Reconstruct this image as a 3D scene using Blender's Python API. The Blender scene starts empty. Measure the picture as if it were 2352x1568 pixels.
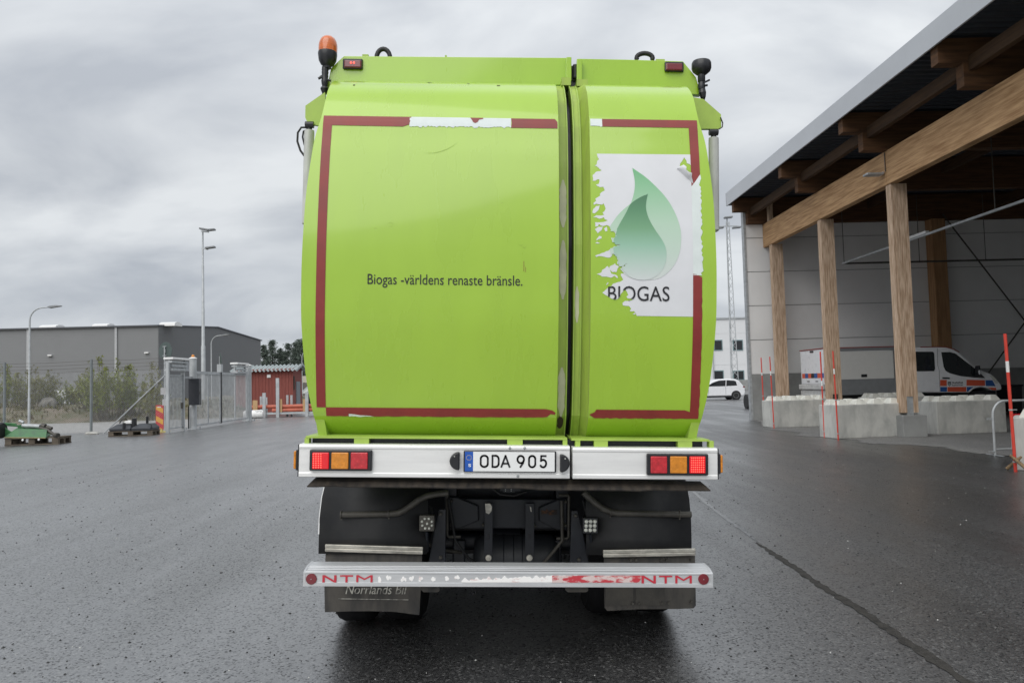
import bpy, bmesh, math, random
from mathutils import Vector, Matrix
random.seed(7)
sc = bpy.context.scene
COL = sc.collection
R = math.radians

# ------------------------------------------------------------------ camera
F = 1767.0; CX, CY = 1176.0, 784.0            # photograph measured on a 2352 x 1568 view of it
H = 1.65; YAW = R(-1.2); PITCH = R(3.1); ROLL = 0.026
yaw = -YAW
Fw = Vector((math.sin(yaw)*math.cos(PITCH), math.cos(yaw)*math.cos(PITCH), math.sin(PITCH)))
R0 = Vector((math.cos(yaw), -math.sin(yaw), 0)); U0 = R0.cross(Fw)
Rt = R0*math.cos(ROLL) - U0*math.sin(ROLL); Up = U0*math.cos(ROLL) + R0*math.sin(ROLL)
CP = Vector((0, 0, H))
cd = bpy.data.cameras.new('camera'); cam = bpy.data.objects.new('camera', cd); COL.objects.link(cam)
cd.sensor_width = 36; cd.lens = F/2352*36; cd.clip_start = 0.05; cd.clip_end = 3000
M = Matrix((Rt, Up, -Fw)).transposed().to_4x4(); M.translation = CP
cam.matrix_world = M
sc.camera = cam

def ray(px, py):
    return Fw + Rt*((px-CX)/F) + Up*(-(py-CY)/F)
def at(px, py, Y):
    d = ray(px, py); return CP + d*(Y/d.y)
def gp(px, py, z=0.0):
    d = ray(px, py); return CP + d*((z-H)/d.z)

# ------------------------------------------------------------------ world, sun, exposure
w = bpy.data.worlds.new('World'); sc.world = w; w.use_nodes = True
nt = w.node_tree; N = nt.nodes; L = nt.links; N.clear()
SUN_EL, SUN_AZ = R(45), R(205)               # a bright patch of cloud behind the camera
def wn(t, **k):
    n = N.new(t)
    for a, b in k.items(): setattr(n, a, b)
    return n
out = wn('ShaderNodeOutputWorld'); bg = wn('ShaderNodeBackground'); bg.inputs[1].default_value = 0.1
sky = wn('ShaderNodeTexSky', sky_type='NISHITA', sun_disc=False, sun_elevation=SUN_EL, sun_rotation=SUN_AZ)
tc = wn('ShaderNodeTexCoord'); sep = wn('ShaderNodeSeparateXYZ'); L.new(tc.outputs['Generated'], sep.inputs[0])
ab = wn('ShaderNodeMath', operation='ABSOLUTE'); L.new(sep.outputs[2], ab.inputs[0])
ad = wn('ShaderNodeMath', operation='ADD'); L.new(ab.outputs[0], ad.inputs[0]); ad.inputs[1].default_value = 0.38
dx = wn('ShaderNodeMath', operation='DIVIDE'); L.new(sep.outputs[0], dx.inputs[0]); L.new(ad.outputs[0], dx.inputs[1])
dy = wn('ShaderNodeMath', operation='DIVIDE'); L.new(sep.outputs[1], dy.inputs[0]); L.new(ad.outputs[0], dy.inputs[1])
cmb = wn('ShaderNodeCombineXYZ'); L.new(dx.outputs[0], cmb.inputs[0]); L.new(dy.outputs[0], cmb.inputs[1])
mp = wn('ShaderNodeMapping'); mp.inputs['Scale'].default_value = (1.0, 1.5, 1); mp.inputs['Location'].default_value = (3.1, 0.7, 0)
L.new(cmb.outputs[0], mp.inputs[0])
no = wn('ShaderNodeTexNoise'); no.inputs['Scale'].default_value = 1.9; no.inputs['Detail'].default_value = 6; no.inputs['Roughness'].default_value = 0.5
no.inputs['Distortion'].default_value = 0.35
L.new(mp.outputs[0], no.inputs['Vector'])
cr = wn('ShaderNodeValToRGB')
cr.color_ramp.elements[0].position = 0.36; cr.color_ramp.elements[0].color = (0.45, 0.48, 0.525, 1)
cr.color_ramp.elements[1].position = 0.64; cr.color_ramp.elements[1].color = (0.74, 0.765, 0.785, 1)
L.new(no.outputs[0], cr.inputs[0])
gr = wn('ShaderNodeValToRGB')
e = gr.color_ramp.elements
e[0].position = 0.0; e[0].color = (0.90, 0.91, 0.93, 1)
e[1].position = 1.0; e[1].color = (1.7, 1.7, 1.7, 1)
x = e.new(0.25); x.color = (1.0, 1.0, 1.0, 1)
x = e.new(0.5); x.color = (1.2, 1.2, 1.2, 1)
L.new(ab.outputs[0], gr.inputs[0])
mu = wn('ShaderNodeMix', data_type='RGBA', blend_type='MULTIPLY'); mu.inputs[0].default_value = 1
L.new(cr.outputs[0], mu.inputs[6]); L.new(gr.outputs[0], mu.inputs[7])
sca = wn('ShaderNodeVectorMath', operation='SCALE'); sca.inputs[3].default_value = 8.3
L.new(mu.outputs[2], sca.inputs[0])
mx = wn('ShaderNodeMix', data_type='RGBA'); mx.inputs[0].default_value = 0.96
L.new(sky.outputs[0], mx.inputs[6]); L.new(sca.outputs[0], mx.inputs[7])
L.new(mx.outputs[2], bg.inputs[0]); L.new(bg.outputs[0], out.inputs[0])
sl = bpy.data.lights.new('sun', 'SUN'); so = bpy.data.objects.new('sun', sl); COL.objects.link(so)
sl.energy = 1.45; sl.angle = R(60); sl.color = (1, 0.97, 0.93)
sd = Vector((math.sin(SUN_AZ)*math.cos(SUN_EL), math.cos(SUN_AZ)*math.cos(SUN_EL), math.sin(SUN_EL)))
so.rotation_euler = sd.to_track_quat('Z', 'Y').to_euler()
vs = sc.view_settings; vs.view_transform = 'Standard'; vs.look = 'None'; vs.exposure = 0.36; vs.gamma = 1.0
sc.render.engine = 'CYCLES'
sc.cycles.max_bounces = 6; sc.cycles.use_denoising = True

# ------------------------------------------------------------------ materials
MATS = {}
def mat(name, col, rough=0.5, metal=0.0, var=0.12, scale=6.0, bump=0.0, bscale=60.0, col2=None, stretch=(1, 1, 1), coat=0.0, lo=0.35, hi=0.65,
        emit=None, estr=0.0, spec=0.5, alpha=1.0, trans=0.0, rvar=0.1, detail=5, dist=0.0):
    if name in MATS: return MATS[name]
    m = bpy.data.materials.new(name); m.use_nodes = True; nt = m.node_tree; n = nt.nodes; l = nt.links
    b = n['Principled BSDF']
    tc = n.new('ShaderNodeTexCoord'); mp = n.new('ShaderNodeMapping'); mp.inputs['Scale'].default_value = stretch
    l.new(tc.outputs['Object'], mp.inputs[0])
    no = n.new('ShaderNodeTexNoise'); no.inputs['Scale'].default_value = scale; no.inputs['Detail'].default_value = detail
    no.inputs['Distortion'].default_value = dist
    no.inputs['Roughness'].default_value = 0.6; l.new(mp.outputs[0], no.inputs['Vector'])
    cr = n.new('ShaderNodeValToRGB'); cr.color_ramp.elements[0].position = lo; cr.color_ramp.elements[1].position = hi
    c1 = col2 if col2 else tuple(c*(1-var) for c in col)
    c2 = col if col2 else tuple(min(1, c*(1+var)) for c in col)
    cr.color_ramp.elements[0].color = (*c1, 1); cr.color_ramp.elements[1].color = (*c2, 1)
    l.new(no.outputs[0], cr.inputs[0]); l.new(cr.outputs[0], b.inputs['Base Color'])
    mr = n.new('ShaderNodeMapRange'); mr.inputs['To Min'].default_value = max(0.02, rough-rvar); mr.inputs['To Max'].default_value = min(1, rough+rvar)
    l.new(no.outputs[0], mr.inputs['Value']); l.new(mr.outputs[0], b.inputs['Roughness'])
    b.inputs['Metallic'].default_value = metal; b.inputs['Coat Weight'].default_value = coat; b.inputs['Coat Roughness'].default_value = 0.08
    b.inputs['Specular IOR Level'].default_value = spec
    b.inputs['Transmission Weight'].default_value = trans
    if bump:
        n2 = n.new('ShaderNodeTexNoise'); n2.inputs['Scale'].default_value = bscale; n2.inputs['Detail'].default_value = 3
        l.new(mp.outputs[0], n2.inputs['Vector'])
        bp = n.new('ShaderNodeBump'); bp.inputs['Strength'].default_value = bump; bp.inputs['Distance'].default_value = 0.01
        l.new(n2.outputs[0], bp.inputs['Height']); l.new(bp.outputs[0], b.inputs['Normal'])
    if emit:
        b.inputs['Emission Color'].default_value = (*emit, 1); b.inputs['Emission Strength'].default_value = estr
    MATS[name] = m
    return m

GREEN = mat('lime_paint', (0.332, 0.53, 0.036), 0.28, var=0.035, scale=2.0, stretch=(1.6, 1, .5), coat=0.55, bump=0.012, bscale=1.1, rvar=0.06)
GREEN2 = mat('lime_paint_worn', (0.37, 0.53, 0.085), 0.45, var=0.12, scale=7, col2=(0.32, 0.45, 0.08))
CHANNEL = mat('lime_channel_paint', (0.36, 0.50, 0.075), 0.5, scale=5, stretch=(3, 3, .5), col2=(0.29, 0.38, 0.075), lo=.3, hi=.6)
PRIMER = mat('grey_primer', (0.52, 0.52, 0.36), 0.6, scale=8)
RUST = mat('bare_rust', (0.055, 0.035, 0.025), 0.8, scale=20)
TAPE = mat('red_tape', (0.235, 0.026, 0.022), 0.42, var=0.12, scale=5)
TAPEW = mat('white_tape_backing', (0.68, 0.74, 0.72), 0.5, var=0.05, scale=9)
STICK = mat('white_vinyl', (0.68, 0.69, 0.71), 0.45, var=0.03, scale=4, bump=.03, bscale=6)
INK = mat('black_ink', (0.012, 0.012, 0.016), 0.5, var=.1)
ALU = mat('brushed_aluminium', (0.80, 0.80, 0.785), 0.42, 0.35, var=0.05, scale=2.2, stretch=(.7, 1, 9), bump=0.03, bscale=30, rvar=.12)
ALU2 = mat('underrun_aluminium', (0.56, 0.57, 0.58), 0.40, 0.45, var=0.08, scale=2.5, stretch=(.7, 1, 9), rvar=.1)
ALUD = mat('dirty_aluminium', (0.52, 0.50, 0.44), 0.45, 0.6, var=.3, scale=9, stretch=(1, 1, 3))
RUBBER = mat('black_rubber', (0.009, 0.0095, 0.011), 0.55, var=.4, scale=9, col2=(0.016, 0.016, 0.016))
RUBDIRT = mat('dusty_rubber', (0.085, 0.078, 0.068), 0.75, scale=5, stretch=(2, 1, .6), col2=(0.030, 0.030, 0.030), lo=.35, hi=.6)
RUBMUD = mat('muddy_rubber_strip', (0.05, 0.04, 0.03), 0.6, scale=8, stretch=(3, 1, .5), col2=(0.016, 0.014, 0.013), bump=.15, bscale=16)
TYRE = mat('tyre_rubber', (0.007, 0.007, 0.008), 0.8, var=.3, spec=.2)
CHASS = mat('chassis_paint', (0.010, 0.0125, 0.018), 0.45, var=.3, scale=8)
BLACKP = mat('black_plastic', (0.014, 0.015, 0.018), 0.35, var=.2)
STEELD = mat('dark_steel', (0.075, 0.07, 0.06), 0.5, 0.3, var=.3, scale=12)
GALV = mat('galvanised_steel', (0.40, 0.42, 0.43), 0.5, 0.35, var=.18, scale=7)
GALVP = mat('galvanised_pole', (0.42, 0.44, 0.45), 0.5, 0.2, var=.12, scale=3)
WHITE = mat('white_paint', (0.74, 0.75, 0.77), 0.3, var=.03, coat=.3)
WHITEP = mat('white_plastic', (0.78, 0.78, 0.77), 0.4, var=.04)
CYL = mat('grey_cylinder_paint', (0.52, 0.53, 0.50), .4, var=.15, scale=6, stretch=(2, 2, .6))
GLASS = mat('dark_glass', (0.012, 0.015, 0.017), 0.08, var=.2, spec=.6, rvar=.02)
REDL = mat('red_lens', (0.50, 0.018, 0.028), 0.25, var=.2, scale=40, coat=.5, bump=.12, bscale=90)
REDLD = mat('dark_red_lens', (0.16, 0.012, 0.02), 0.25, var=.2, coat=.5)
REDLIT = mat('lit_red_lens', (0.42, 0.008, 0.012), 0.25, emit=(1, .0, .01), estr=.25, coat=.4)
LED = mat('red_led', (1, .2, .15), .3, emit=(1, .06, .04), estr=1.6)
ORANGEL = mat('amber_lens', (0.62, 0.22, 0.012), 0.25, var=.15, scale=40, coat=.5, bump=.1, bscale=90)
BEACON = mat('amber_beacon_dome', (0.60, 0.13, 0.015), 0.2, var=.25, scale=18, stretch=(.2, .2, 2), coat=.6)
CLEARL = mat('clear_lens', (0.55, 0.56, 0.50), .15, var=.25, scale=40, coat=.8)
BLUE = mat('plate_blue', (0.012, 0.09, 0.42), .35, var=.05)
PLATEW = mat('plate_white', (0.80, 0.81, 0.80), .35, var=.02)
def wood(name, c1, c2, stretch):
    return mat(name, c1, .75, scale=3.0, col2=c2, stretch=stretch, bump=.25, bscale=6, lo=.36, hi=.62, detail=6, spec=.25)
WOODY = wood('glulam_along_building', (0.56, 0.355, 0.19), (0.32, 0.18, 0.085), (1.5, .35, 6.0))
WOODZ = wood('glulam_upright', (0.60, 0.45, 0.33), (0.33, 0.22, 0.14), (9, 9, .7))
WOODX = wood('shaded_glulam_across', (0.12, 0.060, 0.029), (0.06, 0.031, 0.016), (.35, 1.5, 5))  # cross beam brown darkened to carry the shade under the roof
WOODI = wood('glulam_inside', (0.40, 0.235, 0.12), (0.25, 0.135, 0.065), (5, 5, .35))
WOODD = wood('shaded_purlin_timber', (0.075, 0.042, 0.022), (0.04, 0.022, 0.012), (1.5, .35, 5))  # roof shade put into the purlin colour, darker again
PALLET = wood('pallet_wood', (0.15, 0.125, 0.095), (0.075, 0.062, 0.05), (1, 6, 6))
PINEW = wood('raw_pine_batten', (0.55, 0.37, 0.20), (0.42, 0.26, 0.13), (4, 4, .6))
STICKW = wood('bark_sticks', (0.26, 0.18, 0.10), (0.12, 0.08, 0.045), (5, 5, 1))
PANEL = mat('grey_white_panel', (0.74, 0.74, 0.735), .5, var=.04, scale=.7)
CONC = mat('concrete_base', (0.27, 0.275, 0.27), .85, var=.15, scale=1.4, bump=.1)
STUD = mat('pale_cast_concrete', (0.72, 0.72, 0.66), .85, scale=6, col2=(0.56, 0.56, 0.51))
JOINT = mat('panel_joint', (0.36, 0.36, 0.36), .7)
BLOCK = mat('cast_concrete', (0.54, 0.54, 0.51), .85, scale=2.1, col2=(0.34, 0.345, 0.33), bump=.22, bscale=26, lo=.33, hi=.62, stretch=(1.3, 1.3, .7), detail=8, dist=.4)
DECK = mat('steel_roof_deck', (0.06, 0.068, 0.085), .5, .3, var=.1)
FASCIA = mat('grey_fascia', (0.50, 0.52, 0.55), .45, .2, var=.04, scale=1)
SNOWRED = mat('snow_pole_red', (0.62, 0.055, 0.035), .45, var=.12)
SIGNYEL = mat('sign_yellow', (0.78, 0.40, 0.02), .5, var=.06)
SIGNRED = mat('sign_red', (0.55, 0.015, 0.025), .5, var=.08)
VANORANGE = mat('reflex_orange', (0.62, 0.10, 0.045), .5, var=.05)
VANBLUE = mat('reflex_blue', (0.02, 0.09, 0.30), .5, var=.05)
VANGREY = mat('van_grey_panel', (0.20, 0.21, 0.22), .45, var=.06)
MOWGREEN = mat('implement_green', (0.045, 0.17, 0.055), .45, scale=7, col2=(0.03, 0.105, 0.045))
SHEDRED = mat('falu_red_boards', (0.25, 0.068, 0.052), .75, scale=2, stretch=(9, 9, .6), col2=(0.19, 0.05, 0.04))
SHEDROOF = mat('grey_roof_sheet', (0.32, 0.36, 0.36), .45, .2, var=.15, scale=3)
PIPE = mat('terracotta_pipe', (0.48, 0.125, 0.075), .5, var=.12, scale=3)
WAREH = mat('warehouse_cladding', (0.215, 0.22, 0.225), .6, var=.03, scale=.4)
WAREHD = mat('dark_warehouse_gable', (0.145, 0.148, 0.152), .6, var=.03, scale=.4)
BEIGE = mat('beige_render', (0.60, 0.55, 0.45), .8, var=.05)
LEAF1 = mat('spring_leaves', (0.18, 0.205, 0.045), .6, var=.35, scale=3, spec=.2)
LEAF2 = mat('budding_twigs', (0.17, 0.17, 0.06), .7, var=.35, scale=3, spec=.2)
BARK = mat('bark', (0.11, 0.095, 0.075), .85, var=.3, scale=9)
PINE = mat('hazed_pine_needles', (0.125, 0.155, 0.125), .8, scale=.25, col2=(0.075, 0.095, 0.082), spec=.2)  # needle colour lightened to stand for distance haze
GRASSM = mat('rough_grass', (0.13, 0.13, 0.05), .9, scale=1.3, col2=(0.10, 0.075, 0.045), spec=.1)
SOIL = mat('bare_soil', (0.17, 0.14, 0.105), .95, scale=.7, col2=(0.085, 0.085, 0.04), bump=.5, bscale=5, lo=.4, hi=.6)
GRAVEL = mat('gravel', (0.33, 0.325, 0.315), .8, scale=3, col2=(0.22, 0.215, 0.21), bump=.3, bscale=20)

def asphalt(name, wet):
    m = bpy.data.materials.new(name); m.use_nodes = True; nt = m.node_tree; n = nt.nodes; l = nt.links; b = n['Principled BSDF']
    tc = n.new('ShaderNodeTexCoord')
    def noise(s, d, st=(1, 1, 1), r=.6):
        mp = n.new('ShaderNodeMapping'); mp.inputs['Scale'].default_value = st; l.new(tc.outputs['Object'], mp.inputs[0])
        q = n.new('ShaderNodeTexNoise'); q.inputs['Scale'].default_value = s; q.inputs['Detail'].default_value = d; q.inputs['Roughness'].default_value = r
        l.new(mp.outputs[0], q.inputs['Vector']); return q.outputs[0]
    def ramp(v, a, b_, c, d):
        q = n.new('ShaderNodeMapRange'); q.interpolation_type = 'SMOOTHSTEP'
        for i, k in enumerate((a, b_, c, d)): q.inputs[i+1].default_value = k
        l.new(v, q.inputs[0]); return q.outputs[0]
    vo = n.new('ShaderNodeTexVoronoi'); vo.inputs['Scale'].default_value = 78; vo.inputs['Randomness'].default_value = 1
    l.new(tc.outputs['Object'], vo.inputs['Vector']); sp_ = n.new('ShaderNodeSeparateColor'); l.new(vo.outputs['Color'], sp_.inputs[0]); fine = sp_.outputs[0]; dome = vo.outputs['Distance']; mid = noise(24, 4, r=.7); big = noise(.35, 5, (1, .45, 1)); streak = noise(.5, 4, (2.2, .18, 1))
    cr = n.new('ShaderNodeValToRGB'); e = cr.color_ramp.elements
    e[0].position = .25; e[1].position = .90
    if wet: e[0].color = (0.010, 0.010, 0.0105, 1); e[1].color = (0.046, 0.046, 0.046, 1); z = e.new(1.0); z.color = (.14, .14, .137, 1)
    else: e[0].color = (0.13, 0.13, 0.127, 1); e[1].color = (0.25, 0.248, 0.24, 1)
    l.new(fine, cr.inputs[0])
    mul = n.new('ShaderNodeMix'); mul.data_type = 'RGBA'; mul.blend_type = 'MULTIPLY'; mul.inputs[0].default_value = 1
    cr2 = n.new('ShaderNodeValToRGB'); e2 = cr2.color_ramp.elements; e2[0].position = .3; e2[1].position = .7
    e2[0].color = (.75, .75, .77, 1); e2[1].color = (1.15, 1.14, 1.12, 1); l.new(big, cr2.inputs[0])
    l.new(cr.outputs[0], mul.inputs[6]); l.new(cr2.outputs[0], mul.inputs[7]); l.new(mul.outputs[2], b.inputs['Base Color'])
    bp = n.new('ShaderNodeBump'); bp.inputs['Strength'].default_value = .5; bp.inputs['Distance'].default_value = -.006
    l.new(dome, bp.inputs['Height'])
    bp2 = n.new('ShaderNodeBump'); bp2.inputs['Strength'].default_value = .30; bp2.inputs['Distance'].default_value = .006
    l.new(mid, bp2.inputs['Height']); l.new(bp.outputs[0], bp2.inputs['Normal'])
    l.new(bp2.outputs[0], b.inputs['Normal'])
    if wet:
        a2 = n.new('ShaderNodeMath'); a2.operation = 'ADD'; l.new(big, a2.inputs[0]); l.new(streak, a2.inputs[1])
        l.new(ramp(a2.outputs[0], .75, 1.25, .55, .36), b.inputs['Roughness'])
        l.new(ramp(a2.outputs[0], .72, 1.22, .55, 1.0), b.inputs['Coat Weight'])
        sx = n.new('ShaderNodeSeparateXYZ'); l.new(tc.outputs['Object'], sx.inputs[0]); xr = ramp(sx.outputs[0], -1.5, 4.5, 0, .04)
        ar = n.new('ShaderNodeMath'); ar.operation = 'ADD'; l.new(ramp(a2.outputs[0], .75, 1.25, .40, .28), ar.inputs[0]); l.new(xr, ar.inputs[1]); l.new(ar.outputs[0], b.inputs['Coat Roughness']); l.new(ramp(sx.outputs[0], -2, 5, 3.0, 1.8), b.inputs['Coat IOR'])
        gw = n.new('ShaderNodeMath'); gw.operation = 'MULTIPLY'; l.new(ramp(fine, .0, .26, .2, 1.0), gw.inputs[0]); l.new(ramp(a2.outputs[0], .72, 1.22, .85, 1.0), gw.inputs[1]); l.new(gw.outputs[0], b.inputs['Coat Weight'])
        bc = n.new('ShaderNodeBump'); bc.inputs['Strength'].default_value = .06; bc.inputs['Distance'].default_value = .004
        l.new(mid, bc.inputs['Height']); l.new(bc.outputs[0], b.inputs['Coat Normal'])
    else: b.inputs['Roughness'].default_value = .8
    return m
WET = asphalt('wet_asphalt', True); DRY = asphalt('dry_asphalt', False)
STREAK = mat('sheen_pale_asphalt', (0.10, 0.10, 0.10), .42, scale=60, col2=(0.04, 0.04, 0.04), coat=.45, bump=.3, bscale=70)  # paler colour stands in for wet sheen, with a smoother surface
SEAM = mat('tar_seam', (0.014, 0.013, 0.012), .6, scale=14, col2=(0.045, 0.042, 0.038), bump=.6, bscale=45, lo=.45, hi=.75, spec=.2)

# ------------------------------------------------------------------ mesh helpers
class MB:
    def __init__(s): s.v = []; s.f = []
    def add(s, vs, fs):
        k = len(s.v); s.v += [Vector(q) for q in vs]; s.f += [tuple(i+k for i in q) for q in fs]; return s
    def box(s, x0, x1, y0, y1, z0, z1):
        return s.add([(x0, y0, z0), (x1, y0, z0), (x1, y1, z0), (x0, y1, z0), (x0, y0, z1), (x1, y0, z1), (x1, y1, z1), (x0, y1, z1)],
                     [(0, 3, 2, 1), (4, 5, 6, 7), (0, 1, 5, 4), (1, 2, 6, 5), (2, 3, 7, 6), (3, 0, 4, 7)])
    def beam(s, p, q, a, b, up=(0, 0, 1)):
        p, q = Vector(p), Vector(q); d = (q-p).normalized(); u = Vector(up)
        if abs(d.dot(u)) > .98: u = Vector((1, 0, 0))
        x = d.cross(u).normalized(); y = x.cross(d)
        vs = [c + x*(i*a/2) + y*(j*b/2) for c in (p, q) for i, j in ((-1, -1), (1, -1), (1, 1), (-1, 1))]
        return s.add(vs, [(0, 1, 2, 3), (7, 6, 5, 4), (0, 4, 5, 1), (1, 5, 6, 2), (2, 6, 7, 3), (3, 7, 4, 0)])
    def tube(s, pts, r, n=8, caps=True):
        pts = [Vector(p) for p in pts]; k = len(pts); rs = r if isinstance(r, (list, tuple)) else [r]*k
        vs, fs = [], []; prev = None
        for i, p in enumerate(pts):
            d = (pts[min(i+1, k-1)] - pts[max(i-1, 0)]).normalized()
            if prev is None:
                u = Vector((0, 0, 1)) if abs(d.z) < .9 else Vector((1, 0, 0)); x = d.cross(u).normalized()
            else: x = (prev - d*prev.dot(d)).normalized()
            prev = x; y = d.cross(x)
            vs += [p + (x*math.cos(2*math.pi*j/n) + y*math.sin(2*math.pi*j/n))*rs[i] for j in range(n)]
        for i in range(k-1):
            for j in range(n): fs.append((i*n+j, i*n+(j+1) % n, (i+1)*n+(j+1) % n, (i+1)*n+j))
        if caps: fs += [tuple(range(n-1, -1, -1)), tuple(range((k-1)*n, k*n))]
        return s.add(vs, fs)
    def prism(s, poly, ax, a, b):
        f = {'x': lambda u, v, t: (t, u, v), 'y': lambda u, v, t: (u, t, v), 'z': lambda u, v, t: (u, v, t)}[ax]
        n = len(poly)
        vs = [f(u, v, a) for u, v in poly] + [f(u, v, b) for u, v in poly]
        return s.add(vs, [tuple(range(n)), tuple(range(2*n-1, n-1, -1))] + [(i, n+i, n+(i+1) % n, (i+1) % n) for i in range(n)])
    def lathe(s, prof, c, n=16, ax='z'):
        f = {'z': lambda r, h, a: (r*math.cos(a), r*math.sin(a), h), 'y': lambda r, h, a: (r*math.cos(a), h, r*math.sin(a)),
             'x': lambda r, h, a: (h, r*math.cos(a), r*math.sin(a))}[ax]
        c = Vector(c); vs = [c + Vector(f(max(r, 1e-4), h, 2*math.pi*j/n)) for r, h in prof for j in range(n)]
        k = len(prof); fs = [(i*n+j, i*n+(j+1) % n, (i+1)*n+(j+1) % n, (i+1)*n+j) for i in range(k-1) for j in range(n)]
        return s.add(vs, fs + [tuple(range(n-1, -1, -1)), tuple(range((k-1)*n, k*n))])
    def quad(s, *p): return s.add(p, [tuple(range(len(p)))])
ORG = {}
def obj(name, mb, m, parent=None, bevel=0, smooth=None, org=None, seg=2):
    me = bpy.data.meshes.new(name)
    o0 = Vector(org) if org is not None else (ORG.get(parent, Vector()) if parent else Vector())
    me.from_pydata([v-o0 for v in mb.v], [], mb.f); me.update()
    bm = bmesh.new(); bm.from_mesh(me); bmesh.ops.recalc_face_normals(bm, faces=bm.faces); bm.to_mesh(me); bm.free()
    me.materials.append(m)
    if smooth is not None:
        me.polygons.foreach_set('use_smooth', [True]*len(me.polygons)); me.set_sharp_from_angle(angle=R(smooth))
    o = bpy.data.objects.new(name, me); COL.objects.link(o)
    if parent: o.parent = parent; ORG[o] = o0
    elif org is not None: o.location = o0; ORG[o] = o0
    if bevel:
        b = o.modifiers.new('bevel', 'BEVEL'); b.width = bevel; b.segments = seg; b.limit_method = 'ANGLE'; b.angle_limit = R(40)
    return o
def tag(o, label, cat, group=None, kind=None):
    o['label'] = label; o['category'] = cat
    if group: o['group'] = group
    if kind: o['kind'] = kind
    return o
def thing(name, label, cat, loc=(0, 0, 0), rotz=0, group=None, local=False):
    o = bpy.data.objects.new(name, None); COL.objects.link(o); o.location = loc; o.rotation_euler = (0, 0, rotz); o.empty_display_size = .2
    ORG[o] = Vector() if local else Vector(loc)
    return tag(o, label, cat, group)
def struct(name, mb, m, **k):
    o = obj(name, mb, m, **k); o['kind'] = 'structure'; return o
def dup(root, loc, rotz, label, scale=None):
    def cp(o, par):
        c = o.copy(); COL.objects.link(c)
        if par: c.parent = par
        for ch in list(o.children): cp(ch, c)
        return c
    r = cp(root, None); r.location = loc; r.rotation_euler = (0, 0, rotz); r['label'] = label
    if scale: r.scale = (scale,)*3
    return r
def text_geo(s, x0, x1, z0, z1, shear=0, off=0, spacing=1.0):
    cu = bpy.data.curves.new('lettering', 'FONT'); cu.body = s; cu.size = 1; cu.shear = shear; cu.offset = off; cu.space_character = spacing
    cu.resolution_u = 4
    o = bpy.data.objects.new('lettering', cu); COL.objects.link(o)
    dg = bpy.context.evaluated_depsgraph_get(); me = bpy.data.meshes.new_from_object(o.evaluated_get(dg))
    vs = [v.co.copy() for v in me.vertices]; fs = [tuple(p.vertices) for p in me.polygons]
    bpy.data.objects.remove(o); bpy.data.meshes.remove(me); bpy.data.curves.remove(cu)
    a = min(v.x for v in vs); b = max(v.x for v in vs); c = min(v.y for v in vs); d = max(v.y for v in vs)
    return [(x0+(v.x-a)/(b-a)*(x1-x0), z0+(v.y-c)/(d-c)*(z1-z0)) for v in vs], fs
def text_y(mb, s, x0, x1, z0, z1, y, **k):
    vs, fs = text_geo(s, x0, x1, z0, z1, **k); mb.add([(u, y, v) for u, v in vs], fs); return mb
def inside(p, poly):
    x, y = p; c = False; n = len(poly); j = n-1
    for i in range(n):
        xi, yi = poly[i]; xj, yj = poly[j]
        if (yi > y) != (yj > y) and x < (xj-xi)*(y-yi)/(yj-yi)+xi: c = not c
        j = i
    return c

# ------------------------------------------------------------------ ground
g = MB(); xs = [-700, -60, -25, -8, 0, 8, 25, 60, 700]; ys = [-300, -20, 0, 8, 20, 45, 90, 200, 1200]
for i in range(8):
    for j in range(8): g.quad((xs[i], ys[j], 0), (xs[i+1], ys[j], 0), (xs[i+1], ys[j+1], 0), (xs[i], ys[j+1], 0))
struct('ground', g, WET)
edge = [gp(*p) for p in [(1748, 978), (1808, 992), (1868, 1002), (1924, 1009), (1970, 1012), (2016, 1018), (2085, 1022), (2155, 1029), (2210, 1033), (2270, 1040), (2352, 1058)]]
rnd = random.Random(3); pts = []
for a, b in zip(edge, edge[1:]):
    for t in range(14):
        p = a.lerp(b, t/14); pts.append((p.x + rnd.uniform(-.16, .16) + .25*math.sin(p.y*2.3), p.y))
pts = [(9.75, 29.4), (9.6, 28)] + [q for q in pts if q[1] < 27.5] + [(edge[-1].x, edge[-1].y), (8.6, 6), (8.5, -8)]
pts.sort(key=lambda q: -q[1]); mb = MB(); n = len(pts); mb.add([(x, y, .004) for x, y in pts]+[(24, y, .004) for x, y in pts], [(i, i+1, n+i+1, n+i) for i in range(n-1)])
struct('dry_pavement', mb, DRY)
fs_ = [gp(*p) for p in [(1590, 1128), (1610, 1146), (1650, 1178), (1700, 1214), (1740, 1244), (1775, 1268)]]
mb = MB(); L_, R_ = [], []; tot = (fs_[-1]-fs_[0]).length
for a, b in zip(fs_, fs_[1:]):
    for t in range(30):
        p = a.lerp(b, t/30); d = (b-a).normalized(); q = Vector((-d.y, d.x, 0)); f = min(1, 3*(p-fs_[-1]).length/tot); L_.append(p+q*(.05+rnd.uniform(-.03, .03))*f); R_.append(p-q*(.02+rnd.uniform(-.015, .02))*f)
k = len(L_); mb.add([(p.x, p.y, .002) for p in L_+R_], [(i, i+1, k+i+1, k+i) for i in range(k-1)]); struct('wet_sheen_streak', mb, STREAK)  # strip painted paler to read as wet sheen
sp = [gp(*p) for p in [(1738, 1246), (1790, 1280), (1840, 1313), (1900, 1355), (1980, 1402), (2080, 1472), (2170, 1532), (2240, 1580), (2420, 1700)]]
mb = MB(); L_, R_ = [], []
for a, b in zip(sp, sp[1:]):
    k = max(4, int((b-a).length/.05))
    for t in range(k):
        p = a.lerp(b, t/k); d = (b-a).normalized(); q = Vector((-d.y, d.x, 0)); wdt = min(.034, .006+.05*(p-sp[0]).length)
        L_.append(p+q*(wdt+rnd.uniform(-.016, .016))); R_.append(p-q*(wdt+rnd.uniform(-.016, .016)))
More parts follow.
